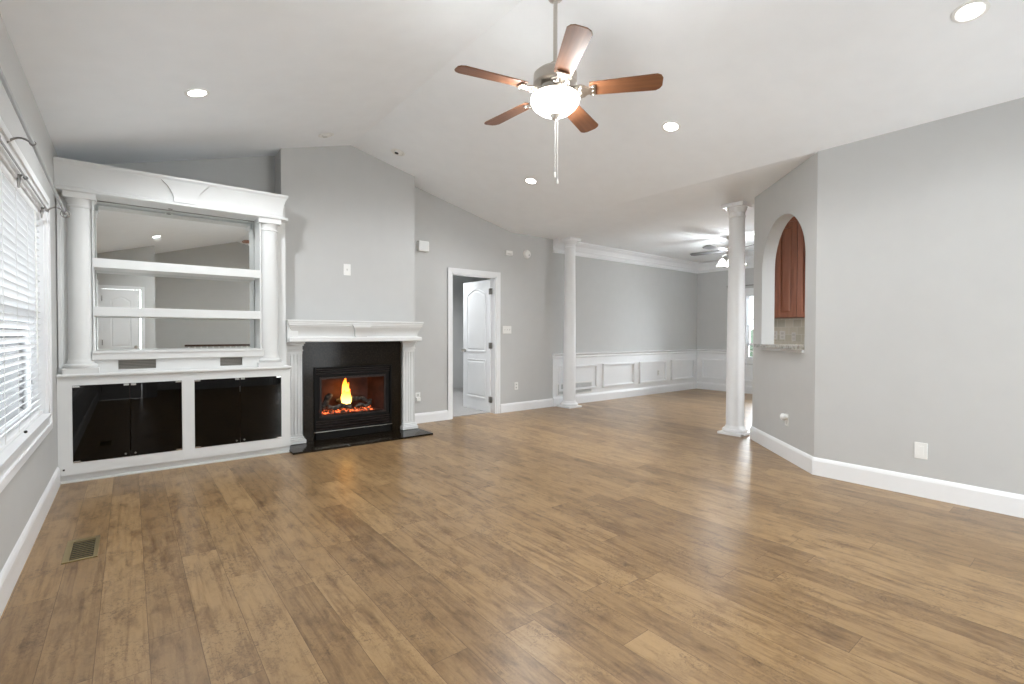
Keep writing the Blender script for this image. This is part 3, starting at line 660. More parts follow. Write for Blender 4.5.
# cornice
ZB = 2.318; ZT = 2.560
cp = [(0, ZB), (.052, ZB), (.060, ZB+.006), (.060, ZB+.020), (.050, ZB+.028), (.036, ZB+.034)]
for k in range(9):
    a = k/8; cp.append((.034+.028*(1-math.cos(a*PI/2)), ZB+.040+.165*a**.85))
cp += [(.064, ZT-.046), (.066, ZT-.034), (.072, ZT-.026), (.078, ZT-.016), (.078, ZT-.002), (.076, ZT), (0, ZT)]
cyf = 5.205
mb = sweep(MB(), [(1.166, 5.545), (1.166, cyf), (XL+.002, cyf)], cp)
cn = mb.build('cornice', 'cabinet', hut)
box(XL+.002, 1.165, cyf, 5.545, ZT-.05, ZT-.002).build('cornice_top', 'cabinet', hut)
box(XL+.002, 1.166, cyf-.002, 5.335, ZB-.0, ZB+.05).build('cornice_soffit', 'cabinet', hut)
def keystone(parent, xc, yface, z0, z1, hw0, hw1, prof, thick):
    """prof: function z->projection of the moulding in front of yface; splayed outline with curved sides"""
    mb = MB(); n = 12; rings = []
    for k in range(n+1):
        a = k/n; z = z0+(z1-z0)*a; hw = hw0+(hw1-hw0)*(a**2.4); pr = prof(z)
        rings.append([(xc-hw, yface-pr+.012, z), (xc-hw, yface-pr-thick, z), (xc+hw, yface-pr-thick, z), (xc+hw, yface-pr+.012, z)])
    mb.loft(rings); return mb.build('keystone', 'cabinet', parent)
def prof_c(z):
    a = min(1, max(0, (z-(ZB+.040))/.165)); return .034+.028*(1-math.cos(a**1.18*PI/2))
keystone(hut, .40, cyf, ZB+.030, ZT-.042, .085, .175, prof_c, .022)
pl = MB().lathe([(.001, 0), (.030, 0), (.030, .010), (.001, .010)], (.30, 5.34, ZS-.012), 20).build('puck_light', 'plastic', hut)
MB().lathe([(.001, 0), (.018, 0), (.018, .003), (.001, .003)], (.30, 5.34, ZS-.014), 16).build('lens', 'slotdark', pl)

# ------------------------------------------------------------------ fireplace : mantel, surround, insert, hearth
hearth = tag(box(1.255, 2.815, 5.045, YF, 0, .02).build('hearth_slab', 'blackstone', bevel=.003, origin=(2.03, 5.3, 0)), 'black polished granite hearth slab lying on the floor before the fireplace', 'hearth')
sur = thing('fireplace_surround', 'black polished granite surround framing the gas fireplace', 'fireplace surround', (2.035, 5.52, .02))
mb = MB(); sx0, sx1 = 1.470, 2.612; ix0, ix1, iz1 = 1.580, 2.487, .825
mb.box(sx0, ix0, 5.485, YF-.001, .021, 1.11).box(ix1, sx1, 5.485, YF-.001, .021, 1.11).box(ix0, ix1, 5.485, YF-.001, iz1, 1.11)
mb.build('granite_facing', 'blackstone', sur)
ins = thing('gas_fireplace', 'black metal gas fireplace insert with louvres and reddish firebox', 'fireplace', (2.03, 5.6, .022))
ox0, ox1, oz0, oz1 = 1.640, 2.412, .262, .712
mb = MB(); yi = 5.470; z0i = .023
mb.box(ix0, ix0+.022, yi, 5.52, z0i, iz1).box(ix1-.022, ix1, yi, 5.52, z0i, iz1).box(ix0, ix1, yi, 5.52, iz1-.014, iz1).box(ix0, ix1, yi, 5.52, z0i, z0i+.085)
mb.box(ix0+.02, ix1-.02, yi+.035, 5.53, z0i, .20)
mb.box(ix0+.02, ox0, yi+.02, 5.53, .20, iz1-.01).box(ox1, ix1-.02, yi+.02, 5.53, .20, iz1-.01).box(ox0, ox1, yi+.02, 5.53, oz1, iz1-.01).box(ox0, ox1, yi+.02, 5.53, .20, oz0)
mb.build('frame', 'black', ins, bevel=.002)
mb = MB()
for z in (.130, .160, .190, .215): mb.prism([(ix0+.025, yi+.004, z), (ix0+.025, yi+.034, z+.012), (ix0+.025, yi+.034, z+.018), (ix0+.025, yi+.004, z+.006)], (ix1-ix0-.05, 0, 0))
mb.build('louvres', 'gun', ins); mb = MB()
for z in (.745, .772, .795): mb.prism([(ix0+.025, yi+.004, z), (ix0+.025, yi+.03, z+.010), (ix0+.025, yi+.03, z+.015), (ix0+.025, yi+.004, z+.005)], (ix1-ix0-.05, 0, 0))
mb.build('louvres', 'gun', ins)
box(ix0+.0, ix1-.0, yi-.003, yi+.001, z0i+.083, z0i+.087).build('edge_strip', 'nickel', ins)
mb = MB(); w = .022
mb.box(ox0, ox0+w, yi+.008, yi+.02, oz0, oz1).box(ox1-w, ox1, yi+.008, yi+.02, oz0, oz1).box(ox0+w, ox1-w, yi+.008, yi+.02, oz0, oz0+w).box(ox0+w, ox1-w, yi+.008, yi+.02, oz1-w, oz1)
mb.build('door_trim', 'gun', ins)
# firebox interior (tapered)
mb = MB(); fy0, fy1 = 5.53, 5.80; zf = .285
def quad(mb, *p): mb.bm.faces.new([mb.bm.verts.new(q) for q in p])
bx0, bx1 = ox0+.10, ox1-.10
for (p, q) in (((ox0, fy0), (bx0, fy1)), ((bx0, fy1), (bx1, fy1)), ((bx1, fy1), (ox1, fy0))):
    quad(mb, (p[0], p[1], oz0-.02), (q[0], q[1], oz0-.02), (q[0], q[1], oz1+.03), (p[0], p[1], oz1+.03))
quad(mb, (ox0, fy0, zf), (ox1, fy0, zf), (bx1, fy1, zf), (bx0, fy1, zf)); quad(mb, (ox0, fy0, oz1+.03), (ox1, fy0, oz1+.03), (bx1, fy1, oz1+.03), (bx0, fy1, oz1+.03))
mb.build('firebox', 'firebrick', ins)
# ember bed: lumpy strip
mb = MB(); nx, ny = 40, 8; vs = []
for j in range(ny+1):
    rowv = []
    for i in range(nx+1):
        x = ox0+.05+(ox1-ox0-.16)*i/nx; y = fy0+.015+.17*j/ny
        rowv.append(mb.bm.verts.new((x, y, zf+.004+.034*random.random()*(0 if j in (0, ny) else 1))))
    vs.append(rowv)
for j in range(ny):
    for i in range(nx): mb.bm.faces.new((vs[j][i], vs[j][i+1], vs[j+1][i+1], vs[j+1][i]))
tag(mb.build('ember_bed', 'ember', origin=(2.0, 5.6, zf)), 'bed of glowing red embers on the firebox floor', 'embers')
def log(label, p, q, r, seed):
    rnd = random.Random(seed); p = Vector(p); q = Vector(q); mb = MB(); rings = []; n = 14; t = (q-p).normalized(); a = t.cross(Vector((0, 0, 1))).normalized(); b = t.cross(a)
    for k in range(n+1):
        c = p.lerp(q, k/n) + Vector((0, 0, .012*math.sin(k*.7+seed))); rr = r*(1+.16*math.sin(k*1.3+seed)) * (.75 if k in (0, n) else 1)
        rings.append([tuple(c + a*rr*math.cos(2*PI*i/12)*(1+.14*rnd.uniform(-1, 1)) + b*rr*math.sin(2*PI*i/12)*(1+.14*rnd.uniform(-1, 1))) for i in range(12)])
    mb.loft(rings)
    return tag(mb.build('fire_log', 'log', origin=tuple(p), smooth=True), label, 'log', 'ceramic logs in the fireplace')
log('charred log leaning up at the left of the firebox', (1.70, 5.61, .33), (1.83, 5.70, .50), .034, 1)
log('charred log lying low across the front left under the flame', (1.76, 5.57, .356), (2.02, 5.565, .360), .024, 2)
log('charred log lying right of the flame, sloping down to the right', (2.06, 5.65, .445), (2.30, 5.66, .375), .030, 3)
log('short charred log crossing behind the flame base', (1.90, 5.735, .42), (2.12, 5.735, .40), .030, 4)
log('thin charred twig log at the front right of the ember bed', (2.07, 5.565, .352), (2.27, 5.575, .352), .019, 5)
fl = thing('fire_flame', 'bright yellow-orange flame rising from the logs in the fireplace', 'fire', (1.985, 5.63, .37))
for (dx, dy, h, r, ph) in ((0, 0, .31, .056, 0), (.020, .012, .25, .040, 1.4), (-.030, -.006, .20, .032, 2.6), (.040, -.008, .17, .026, .6), (-.004, -.016, .18, .042, 3.9)):
    mb = MB(); rings = []; n = 16
    for k in range(n+1):
        a = k/n; rr = r*(math.sin(PI*min(1, a*.86+.14))**.85)*(1-.35*a)+.0008; cx = 1.985+dx+.016*a*math.sin(a*6+ph); cy = 5.63+dy+.008*math.sin(a*4+ph)
        rings.append([(cx+rr*math.cos(2*PI*i/14), cy+rr*.6*math.sin(2*PI*i/14), .375+h*a) for i in range(14)])
    mb.loft(rings); mb.build('flame_tongue', 'flame', fl, smooth=True)
point_light('fire_glow', (1.985, 5.66, .52), 0.6, (1.0, .34, .10), .06)
# mantel
man = thing('fireplace_mantel', 'white painted mantel with fluted pilasters, keystone and deep shelf', 'mantel', (2.035, 5.45, .02))
MX0, MX1 = 1.272, 2.800; ZM = 1.340; hb = 1.110
pf = 5.358
mp_ = [(0, hb), (.080, hb), (.086, hb+.005), (.086, hb+.040), (.078, hb+.048), (.056, hb+.052)]
for k in range(9):
    a = k/8; mp_.append((.044+.036*(1-math.cos(a*PI/2)), hb+.056+.100*a))
mp_ += [(.082, hb+.168), (.090, hb+.172), (.090, hb+.184), (.094, hb+.190), (.094, ZM-.022), (.101, ZM-.018), (.101, ZM-.003), (.098, ZM), (0, ZM)]
mo = .188
hx0, hx1 = 1.366, 2.702
MB().box(1.268, 1.372, 5.300, YF-.001, hb, ZM-.022).box(1.266, 1.372, 5.275, YF-.001, ZM-.022, ZM-.001).build('header_return', 'cabinet', man)
box(1.266, 1.300, 5.43, YF-.001, .021, hb-.001).build('filler_strip', 'cabinet', man)
header = sweep(MB(), [(hx1, YF-.001), (hx1, pf), (hx0, pf), (hx0, YF-.001)], mp_).build('header', 'cabinet', man)
box(hx0-.001, hx1+.001, pf-.001, YF-.001, hb, ZM-.001).build('header_core', 'cabinet', man)
def prof_m(z):
    a = min(1, max(0, (z-(hb+.056))/.100)); return .044+.036*(1-math.cos(a*PI/2))
keystone(man, 2.035, pf, hb+.050, hb+.186, .066, .110, prof_m, .034)
for (a, b) in ((1.285, 1.468), (2.612, 2.795)):
    w = b-a; yp = 5.452
    pil = MB(); pil.box(a+.014, b-.014, yp+.010, YF-.001, .021, hb)
    nf = 4
    for k in range(nf+1):
        xx = a+.018+(w-.036-.012)*k/nf; pil.box(xx, xx+.012, yp+.002, yp+.012, .115, hb-.135)
    pil.box(a+.014, b-.014, yp+.001, yp+.012, .09, .115).box(a+.014, b-.014, yp+.001, yp+.012, hb-.135, hb-.10)
    po = pil.build('pilaster', 'cabinet', man)
    mb = MB(); mb.box(a-.012, b+.012, yp-.045, YF-.001, .021, .060).box(a-.004, b+.004, yp-.032, YF-.001, .060, .074).box(a+.004, b-.004, yp-.016, YF-.001, .074, .092); mb.build('pilaster_base', 'cabinet', po, bevel=.005)
    mb = MB(); mb.box(a+.006, b-.006, yp-.006, YF-.001, hb-.10, hb-.085).box(a+.012, b-.012, yp, YF-.001, hb-.085, hb-.045).box(a+.002, b-.002, yp-.014, YF-.001, hb-.045, hb-.022).box(a-.008, b+.008, yp-.026, YF-.001, hb-.022, hb); mb.build('pilaster_capital', 'cabinet', po, bevel=.004)

# ------------------------------------------------------------------ big round columns
def big_column(label, cx, cy, group='white round columns between the rooms'):
    t = thing('room_column', label, 'column', (cx, cy, 0), 0, group)
    Z = ZC-.001
    MB().lathe([(.102, .10), (.101, .30), (.100, 1.0), (.096, 1.7), (.088, 2.45), (.086, 2.60)], (cx, cy, 0), 48).build('shaft', 'trim', t, smooth=True)
    box(cx-.145, cx+.145, cy-.145, cy+.145, 0, .028).build('plinth', 'trim', t, bevel=.003)
    MB().lathe([(.136, .028), (.142, .040), (.142, .056), (.134, .068), (.120, .072), (.118, .080), (.108, .094), (.103, .110)], (cx, cy, 0), 48).build('base_torus', 'trim', t, smooth=True)
    MB().lathe([(.086, 2.590), (.094, 2.595), (.096, 2.604), (.094, 2.613), (.087, 2.618), (.087, 2.655), (.094, 2.66), (.098, 2.668), (.106, 2.690), (.112, 2.712)], (cx, cy, 0), 48).build('capital_ring', 'trim', t, smooth=True)
    mb = MB(); mb.box(cx-.125, cx+.125, cy-.125, cy+.125, 2.712, 2.735).box(cx-.130, cx+.130, cy-.130, cy+.130, 2.735, Z); mb.build('abacus', 'trim', t)
    return t
big_column('white round column standing near the back wall at the start of the wainscot', 5.665, 5.625-.01)
big_column('white round column standing beside the angled wall with the arched pass-through', 5.720, 2.870)

# ------------------------------------------------------------------ recessed ceiling lights
def downlight(label, x, y, lit=True, gimbal=False, z=None, power=1.0):
    z0_ = z; z = zc(x) if z is None else z; t = thing('recessed_light', label, 'ceiling light', (0, 0, 0), 0, None)
    mb = MB(); mb.lathe([(.058, -.001), (.078, -.001), (.079, -.005), (.064, -.008), (.058, -.004)], (0, 0, 0), 36); tr = mb.build('trim_ring', 'plastic', t, smooth=True)
    if gimbal:
        MB().lathe([(.001, -.003), (.060, -.003), (.060, -.001), (.001, -.001)], (0, 0, 0), 30).build('recess', 'slotdark' if gimbal == 2 else 'plastic', t)
        mb = MB(); mb.sphere((0, 0, -.004), .048, 10, (1, 1, .45)); mb.build('eyeball', 'plastic', t, smooth=True)
        MB().lathe([(.001, -.028), (.022, -.026), (.022, -.020), (.001, -.018)], (-.016, -.008, 0), 16).build('lamp_face', 'slotdark' if gimbal == 2 else 'grille', t)
    else:
        MB().lathe([(.001, -.005), (.056, -.005), (.058, -.001), (.001, -.001)], (0, 0, 0), 36).build('lens', 'lens' if lit else 'plastic', t)
    t.location = (x, y, z)
    sl = 0
    if z0_ is not None: sl = 0
    elif x < XRIDGE: sl = -math.atan((ZRIDGE-ZL)/(XRIDGE-XL))
    elif x < XC: sl = math.atan((ZRIDGE-ZC)/(XC-XRIDGE))
    t.rotation_euler = (0, sl, 0)
    if lit: 
        n = Vector((math.sin(sl), 0, math.cos(sl)))
        d = bpy.data.lights.new('downlight_lamp', 'SPOT'); d.energy = DOWNLIGHT_W*4*power; d.color = (.945, .975, 1); d.shadow_soft_size = .06; d.spot_size = math.radians(165); d.spot_blend = .6
        o = bpy.data.objects.new('downlight_lamp', d); C.objects.link(o); o.location = Vector((x, y, z)) - n*.03; o.rotation_euler = (0, sl, 0)
downlight('lit recessed light in the left ceiling slope above the built-in', .390, 4.083, power=1.5)
downlight('lit recessed light farthest back in the right ceiling slope', 3.665, 4.270, power=1.0)
downlight('lit recessed light in the right ceiling slope just right of the fan', 3.649, 2.413, power=.8)
downlight('lit recessed light nearest the camera at the top right', 3.640, .536, power=.5)
downlight('lit recessed light in the left slope right above the camera', .390, .34)
downlight('lit recessed light in the right slope behind the camera', 3.640, -1.33, power=.5)
downlight('unlit white gimbal light on the left slope near the chimney top', 1.611, 5.132, False, 1)
downlight('unlit gimbal light with dark lamp on the right slope near the chimney', 2.424, 5.158, False, 2)

# ------------------------------------------------------------------ main ceiling fan
def fan_main():
    cx, cy = 2.02, 2.133; zb = 2.654
    t = thing('ceiling_fan', 'nickel ceiling fan with five reddish wood blades and glowing bowl light hanging from the ridge', 'ceiling fan', (cx, cy, zb))
    MB().lathe([(.075, 3.34), (.075, 3.30), (.066, 3.25), (.040, 3.205), (.022, 3.195), (.0145, 3.19)], (cx, cy, 0), 32).build('canopy', 'nickel', t, smooth=True)
    MB().lathe([(.0125, 3.22), (.0125, 2.80)], (cx, cy, 0), 20).build('downrod', 'nickel', t, smooth=True)
    MB().lathe([(.014, 2.83), (.030, 2.825), (.034, 2.79), (.060, 2.782), (.112, 2.772), (.130, 2.755), (.132, 2.700), (.122, 2.688), (.090, 2.680), (.085, 2.655), (.070, 2.650), (.070, 2.640), (.001, 2.635)], (cx, cy, 0), 44).build('motor_housing', 'nickel', t, smooth=True)
    ph0 = 2.897
    for k in range(5):
        a = ph0 - 2*PI*k/5; ca, sa = math.cos(a), math.sin(a); tilt = math.radians(-12)
        def T(u, v, w):  # u radial, v tangential, w up
            w2 = w + v*math.sin(tilt); v2 = v*math.cos(tilt)
            return (cx+u*ca-v2*sa, cy+u*sa+v2*ca, zb+w2)
        # arm : decorative bracket
        mb = MB()
        out = [(.080, .020), (.105, .030), (.125, .048), (.150, .056), (.175, .048), (.190, .030), (.205, .026), (.225, .040), (.240, .036)]
        pts = [(u, v) for u, v in out] + [(u, -v) for u, v in out[::-1]]
        mb.prism([T(u, v, -.006 + (.016 if u < .12 else 0)) for u, v in pts], (0, 0, -.008))
        for (u, v) in ((.150, .026), (.150, -.026), (.120, 0)): 
            c = T(u, v, -.012); mb.sphere(c, .016, 8, (1, 1, .7))
        ar = mb.build('blade_arm', 'nickel', t)
        # blade
        mb = MB(); L0, L1, w0, w1 = .205, .622, .052, .066
        o = [(L0, -w0), (L0+.02, -w0-.002), (L1-.035, -w1), (L1-.012, -w1*.80), (L1, -w1*.45), (L1, w1*.45), (L1-.012, w1*.80), (L1-.035, w1), (L0+.02, w0+.002), (L0, w0)]
        me_pts = [(u, v) for u, v in o]
        # local-space mesh so that the grain follows the blade
        bmx = MB(); bmx.prism([(u, v, 0) for u, v in me_pts], (0, 0, .006))
        off = t.location; b = None
        me = bpy.data.meshes.new('blade'); bmesh.ops.recalc_face_normals(bmx.bm, faces=bmx.bm.faces); bmx.bm.to_mesh(me); bmx.bm.free(); me.materials.append(M['blade'])
        b = bpy.data.objects.new('blade', me); C.objects.link(b); b.parent = t
        b.rotation_euler = (Matrix.Rotation(a, 3, 'Z') @ Matrix.Rotation(tilt, 3, 'X')).to_euler()
        mb.bm.free()
        mb = MB()
        for v in (-.03, 0, .03): mb.sphere(T(.225, v, -.015), .006, 6, (1, 1, .5))
        mb.build('screws', 'chrome', ar)
    MB().lathe([(.070, 2.650), (.062, 2.645), (.062, 2.640), (.125, 2.636), (.132, 2.630), (.124, 2.625), (.001, 2.624)], (cx, cy, 0), 40).build('light_fitter', 'nickel', t, smooth=True)
    MB().lathe([(.126, 2.632), (.142, 2.624), (.148, 2.608), (.144, 2.588), (.128, 2.562), (.100, 2.540), (.062, 2.526), (.024, 2.520), (.001, 2.519)], (cx, cy, 0), 48, caps=False).build('glass_bowl', 'lampglass', t, smooth=True)
    MB().lathe([(.001, 2.518), (.028, 2.522), (.030, 2.514), (.022, 2.504), (.018, 2.494), (.008, 2.488), (.001, 2.480)], (cx, cy, 0), 24).build('finial', 'nickel', t, smooth=True)
    for dx, zl in ((-.010, 2.16), (.012, 2.125)):
        pc = MB().tube([(cx+dx, cy-.012, 2.50), (cx+dx, cy-.012, zl)], .0011, 6).build('pull_chain', 'cord', t)
        MB().lathe([(.001, zl+.012), (.005, zl+.008), (.006, zl-.012), (.004, zl-.02), (.001, zl-.022)], (cx+dx, cy-.012, 0), 12).build('pull_fob', 'plastic', pc, smooth=True)
    for k in range(3):
        a = 2*PI*k/3+.5; point_light('fan_bulb', (cx+.185*math.cos(a), cy+.185*math.sin(a), 2.555), FAN_W/3, (.99, .985, .97), .06)
fan_main()

# ------------------------------------------------------------------ dining ceiling fan
def fan_dining():
    cx, cy = 7.50, 3.85; zb = 2.53
    t = thing('ceiling_fan', 'small nickel ceiling fan with lit tulip shades in the dining area behind the column', 'ceiling fan', (cx, cy, zb))
    MB().lathe([(.070, ZC-.001), (.068, ZC-.03), (.03, ZC-.065), (.013, ZC-.07)], (cx, cy, 0), 28).build('canopy', 'nickel', t, smooth=True)
    MB().lathe([(.012, ZC-.06), (.012, 2.60)], (cx, cy, 0), 14).build('downrod', 'nickel', t)
    MB().lathe([(.02, 2.62), (.075, 2.60), (.105, 2.58), (.108, 2.54), (.09, 2.515), (.06, 2.51), (.055, 2.46), (.03, 2.44), (.001, 2.435)], (cx, cy, 0), 32).build('motor_housing', 'nickel', t, smooth=True)
    gm = mat('grey_blade', (0.13, 0.13, 0.135), .35)
    for k in range(5):
        a = 1.75+2*PI*k/5; me = bpy.data.meshes.new('blade'); bmx = MB()
        o = [(.16, -.05), (.60, -.065), (.65, -.04), (.65, .04), (.60, .065), (.16, .05)]; bmx.prism([(u, v, 0) for u, v in o], (0, 0, .006)); bmx.box(.08, .20, -.018, .018, -.006, .0)
        bmesh.ops.recalc_face_normals(bmx.bm, faces=bmx.bm.faces); bmx.bm.to_mesh(me); bmx.bm.free(); me.materials.append(gm)
        b = bpy.data.objects.new('blade', me); C.objects.link(b); b.parent = t; b.rotation_euler = (Matrix.Rotation(a, 3, 'Z') @ Matrix.Rotation(math.radians(12), 3, 'X')).to_euler()
    for k in range(4):
        a = 2.05+2*PI*k/4; ca, sa = math.cos(a), math.sin(a)
        arm = MB().tube([(cx+.04*ca, cy+.04*sa, 2.47), (cx+.09*ca, cy+.09*sa, 2.475), (cx+.13*ca, cy+.13*sa, 2.45), (cx+.135*ca, cy+.135*sa, 2.40)], .006, 8).build('lamp_arm', 'nickel', t, smooth=True)
        px, py = cx+.135*ca, cy+.135*sa
        MB().lathe([(.020, 2.405), (.032, 2.395), (.050, 2.36), (.062, 2.325), (.082, 2.30)], (px, py, 0), 24, caps=False).build('tulip_shade', 'shadeglass', arm, smooth=True)
    MB().tube([(cx, cy, 2.43), (cx, cy, 2.22)], .0015, 6).build('pull_chain', 'chrome', t)
    point_light('dining_bulb', (cx, cy, 2.30), 42, (.93, .965, 1), .12)
fan_dining()
# other ceiling lights: kitchen, and an added one in the bedroom
for (x, y, l) in ((5.85, 0.6, 'lit recessed light in the kitchen ceiling behind the arched wall'),):
    downlight(l, x, y, power=4.0 if x == 5.85 else .8)
downlight('unseen recessed light added to brighten the bedroom behind the open door', 3.9, 7.3, z=2.62, power=3.0)  # unseen lamp, added to brighten the dark bedroom

# ------------------------------------------------------------------ pass-through counter, kitchen beyond
ct = MB(); pts = []
def aw(s, o): v = A0 + AD*s + AN*o; return v
ctr = [(s0-.0+.002, AT+.20), (s0+.002, -.055), (s0+.03, -.075), (s1-.002, -.075), (s1-.002, AT+.20)]
P2 = [aw(s, o) for s, o in ctr]
ct.prism([(p.x, p.y, 1.063) for p in P2], (0, 0, .032))
counter = tag(ct.build('bar_counter', 'greygranite', origin=tuple(aw(sm, 0).to_3d().xy.to_3d() + Vector((0, 0, 1.063)))), 'grey speckled granite bar top on the sill of the arched opening', 'counter')
mb = MB(); q = [aw(s0+.002, .0), aw(s0+.002, -.020), aw(s1-.002, -.020), aw(s1-.002, 0.0)]
mb.prism([(p.x, p.y, 1.036) for p in q], (0, 0, .026)); q = [aw(s0+.002, 0.001), aw(s1-.002, 0.001), aw(s1-.002, AT), aw(s0+.002, AT)]; mb.prism([(v.x, v.y, SILL) for v in q], (0, 0, .027))
struct(mb.build('trim_7', 'trim'))
# faucet tip
p = aw(s0+.09, .05)
fa = thing('bar_faucet', 'small chrome faucet end at the right end of the granite bar top', 'faucet', (p.x, p.y, 1.095))
MB().lathe([(.018, 1.0955), (.018, 1.105), (.010, 1.110)], (p.x, p.y, 0), 16).build('faucet_base', 'chrome', fa, smooth=True)
MB().tube([(p.x+.03*math.cos(a)*AD.x-.03*AD.x, p.y+.03*math.cos(a)*AD.y-.03*AD.y, 1.108+.028*math.sin(a)) for a in [PI*k/10 for k in range(11)]], .007, 10).build('spout', 'chrome', fa, smooth=True)
# upper cherry cabinet
kc = thing('kitchen_wall_cabinet', 'reddish cherry wood wall cabinet with raised panel doors seen through the arch', 'cabinet', (6.77, 2.5, 1.416))
box(6.62, 6.928, 1.70, 3.00, 1.416, 2.68).build('carcass', 'cherry', kc)
sweep(MB(), [(6.62, 1.70), (6.62, 3.00)], [(0, 2.64), (.012, 2.64), (.016, 2.66), (.045, 2.70), (.050, 2.72), (0, 2.72)]).build('crown', 'cherry', kc)
for (a, b) in ((2.805, 2.995), (2.54, 2.80), (2.275, 2.535), (2.01, 2.27)):
    mb = MB(); st = .066; xf = 6.60
    mb.box(xf, 6.62, a, a+st, 1.42, 2.63).box(xf, 6.62, b-st, b, 1.42, 2.63).box(xf, 6.62, a+st, b-st, 1.42, 1.42+st).box(xf, 6.62, a+st, b-st, 2.63-st, 2.63)
    dd = mb.build('door', 'cherry', kc, bevel=.003)
    if b-a > .2:
        r = lambda m_, x: [(x, a+st+m_, 1.42+st+m_), (x, b-st-m_, 1.42+st+m_), (x, b-st-m_, 2.63-st-m_), (x, a+st+m_, 2.63-st-m_)]
        mb = MB(); mb.loft([r(.001, 6.618), r(.006, 6.612), r(.026, 6.604)]); mb.build('raised_panel', 'cherry', dd)
struct(box(6.918, 6.929, 1.5, 3.0, .90, 1.415).build('trim_8', 'tile'))
kb = thing('kitchen_base_cabinet', 'cherry base cabinet under the tiled backsplash, hidden behind the bar wall', 'cabinet', (6.65, 1.6, 0))
box(6.36, 6.916, .9, 2.3, 0, .87).build('carcass', 'cherry', kb); box(6.33, 6.916, .88, 2.32, .87, .90).build('worktop', 'greygranite', kb)
def plate_x(label, x, y, z, sx, w=.072, h=.115, kind='outlet', name='wall_outlet'):
    """cover plate on a wall of constant x, facing sx"""
    t = thing(name, label, 'outlet' if kind == 'outlet' else 'switch', (x, y, z), 0)
    a, b = sorted((x+sx*.0005, x+sx*.006)); box(a, b, y-w/2, y+w/2, z-h/2, z+h/2).build('cover_plate', 'plastic', t, bevel=.002)
    a, b = sorted((x+sx*.006, x+sx*.008))
    if kind == 'outlet':
        for dz in (-.024, .024): box(a, b, y-.016, y+.016, z+dz-.015, z+dz+.015).build('receptacle', 'grille', t)
    return t
plate_x('leftmost white cover plate on the tiled backsplash seen under the cherry cabinet', 6.917, 2.93, 1.19, -1)
plate_x('middle white cover plate on the tiled backsplash, right of the leftmost', 6.917, 2.83, 1.19, -1)
plate_x('rightmost white cover plate on the tiled backsplash', 6.917, 2.69, 1.17, -1, w=.05)

# ------------------------------------------------------------------ plates, detectors and switches
def plate_y(label, x, z, y=YB, w=.072, h=.115, kind='outlet', n=1, name=None):
    t = thing(name or ('wall_outlet' if kind == 'outlet' else 'light_switch'), label, 'outlet' if kind == 'outlet' else 'switch', (x, y, z))
    box(x-w/2, x+w/2, y-.006, y-.0005, z-h/2, z+h/2).build('cover_plate', 'plastic', t, bevel=.002)
    if kind == 'outlet':
        for dz in (-.024, .024):
            rc = box(x-.016, x+.016, y-.008, y-.006, z+dz-.015, z+dz+.015).build('receptacle', 'grille', t)
            mb = MB(); mb.box(x-.008, x-.005, y-.0085, y-.008, z+dz-.004, z+dz+.008).box(x+.005, x+.008, y-.0085, y-.008, z+dz-.004, z+dz+.008); mb.build('slots', 'slotdark', rc)
    elif kind == 'switch':
        for k in range(n):
            xx = x + (k-(n-1)/2)*.046; mb = MB(); mb.prism([(xx-.005, y-.006, z-.012), (xx-.005, y-.006, z+.012), (xx-.005, y-.014, z+.010)], (.010, 0, 0)); mb.build('toggle', 'grille', t)
    return t
plate_y('white triple toggle switch plate right of the open door', 4.518, 1.262, w=.164, h=.118, kind='switch', n=3)
plate_y('white wall outlet low between the open door and the column', 4.700, .390)
o = plate_y('white wall outlet with a small plug beside the mantel base', 3.010, .355)
box(2.975, 3.035, YB-.04, YB-.0085, .30, .35).build('plug_adapter', 'plastic', o, bevel=.004)
plate_y('white rocker plate high on the chimney breast above the mantel', 1.972, 1.934, y=YF, w=.082, h=.130, kind='switch', n=1)
plate_y('white outlet set in the third wainscot panel of the dining wall', 8.40, .42, y=YB-.012, w=.07, h=.11)
t = thing('wall_speaker', 'small square off-white speaker box high beside the chimney breast', 'speaker', (3.075, YB, 2.355))
box(3.000, 3.150, YB-.06, YB-.0005, 2.295, 2.430).build('housing', 'plastic', t, bevel=.006); box(3.012, 3.138, YB-.062, YB-.060, 2.307, 2.418).build('grille', 'cabinet', t)
t = thing('alarm_sensor', 'small rectangular white alarm sensor above the light switch', 'alarm', (4.53, YB, 2.43))
box(4.478, 4.602, YB-.034, YB-.0005, 2.395, 2.465).build('housing', 'plastic', t, bevel=.006); box(4.50, 4.58, YB-.036, YB-.034, 2.405, 2.425).build('vent_strip', 'grille', t)
t = thing('smoke_detector', 'round white smoke detector on the back wall beside the alarm sensor', 'smoke detector', (4.905, YB, 2.452))
MB().lathe([(.001, -.040), (.040, -.040), (.056, -.034), (.060, -.022), (.068, -.012), (.070, -.0006)], (4.905, YB, 2.452), 32, 'Y').build('housing', 'plastic', t, smooth=True)
MB().lathe([(.001, -.043), (.008, -.042), (.009, -.039)], (4.925, YB, 2.435), 12, 'Y').build('test_button', 'slotdark', t)
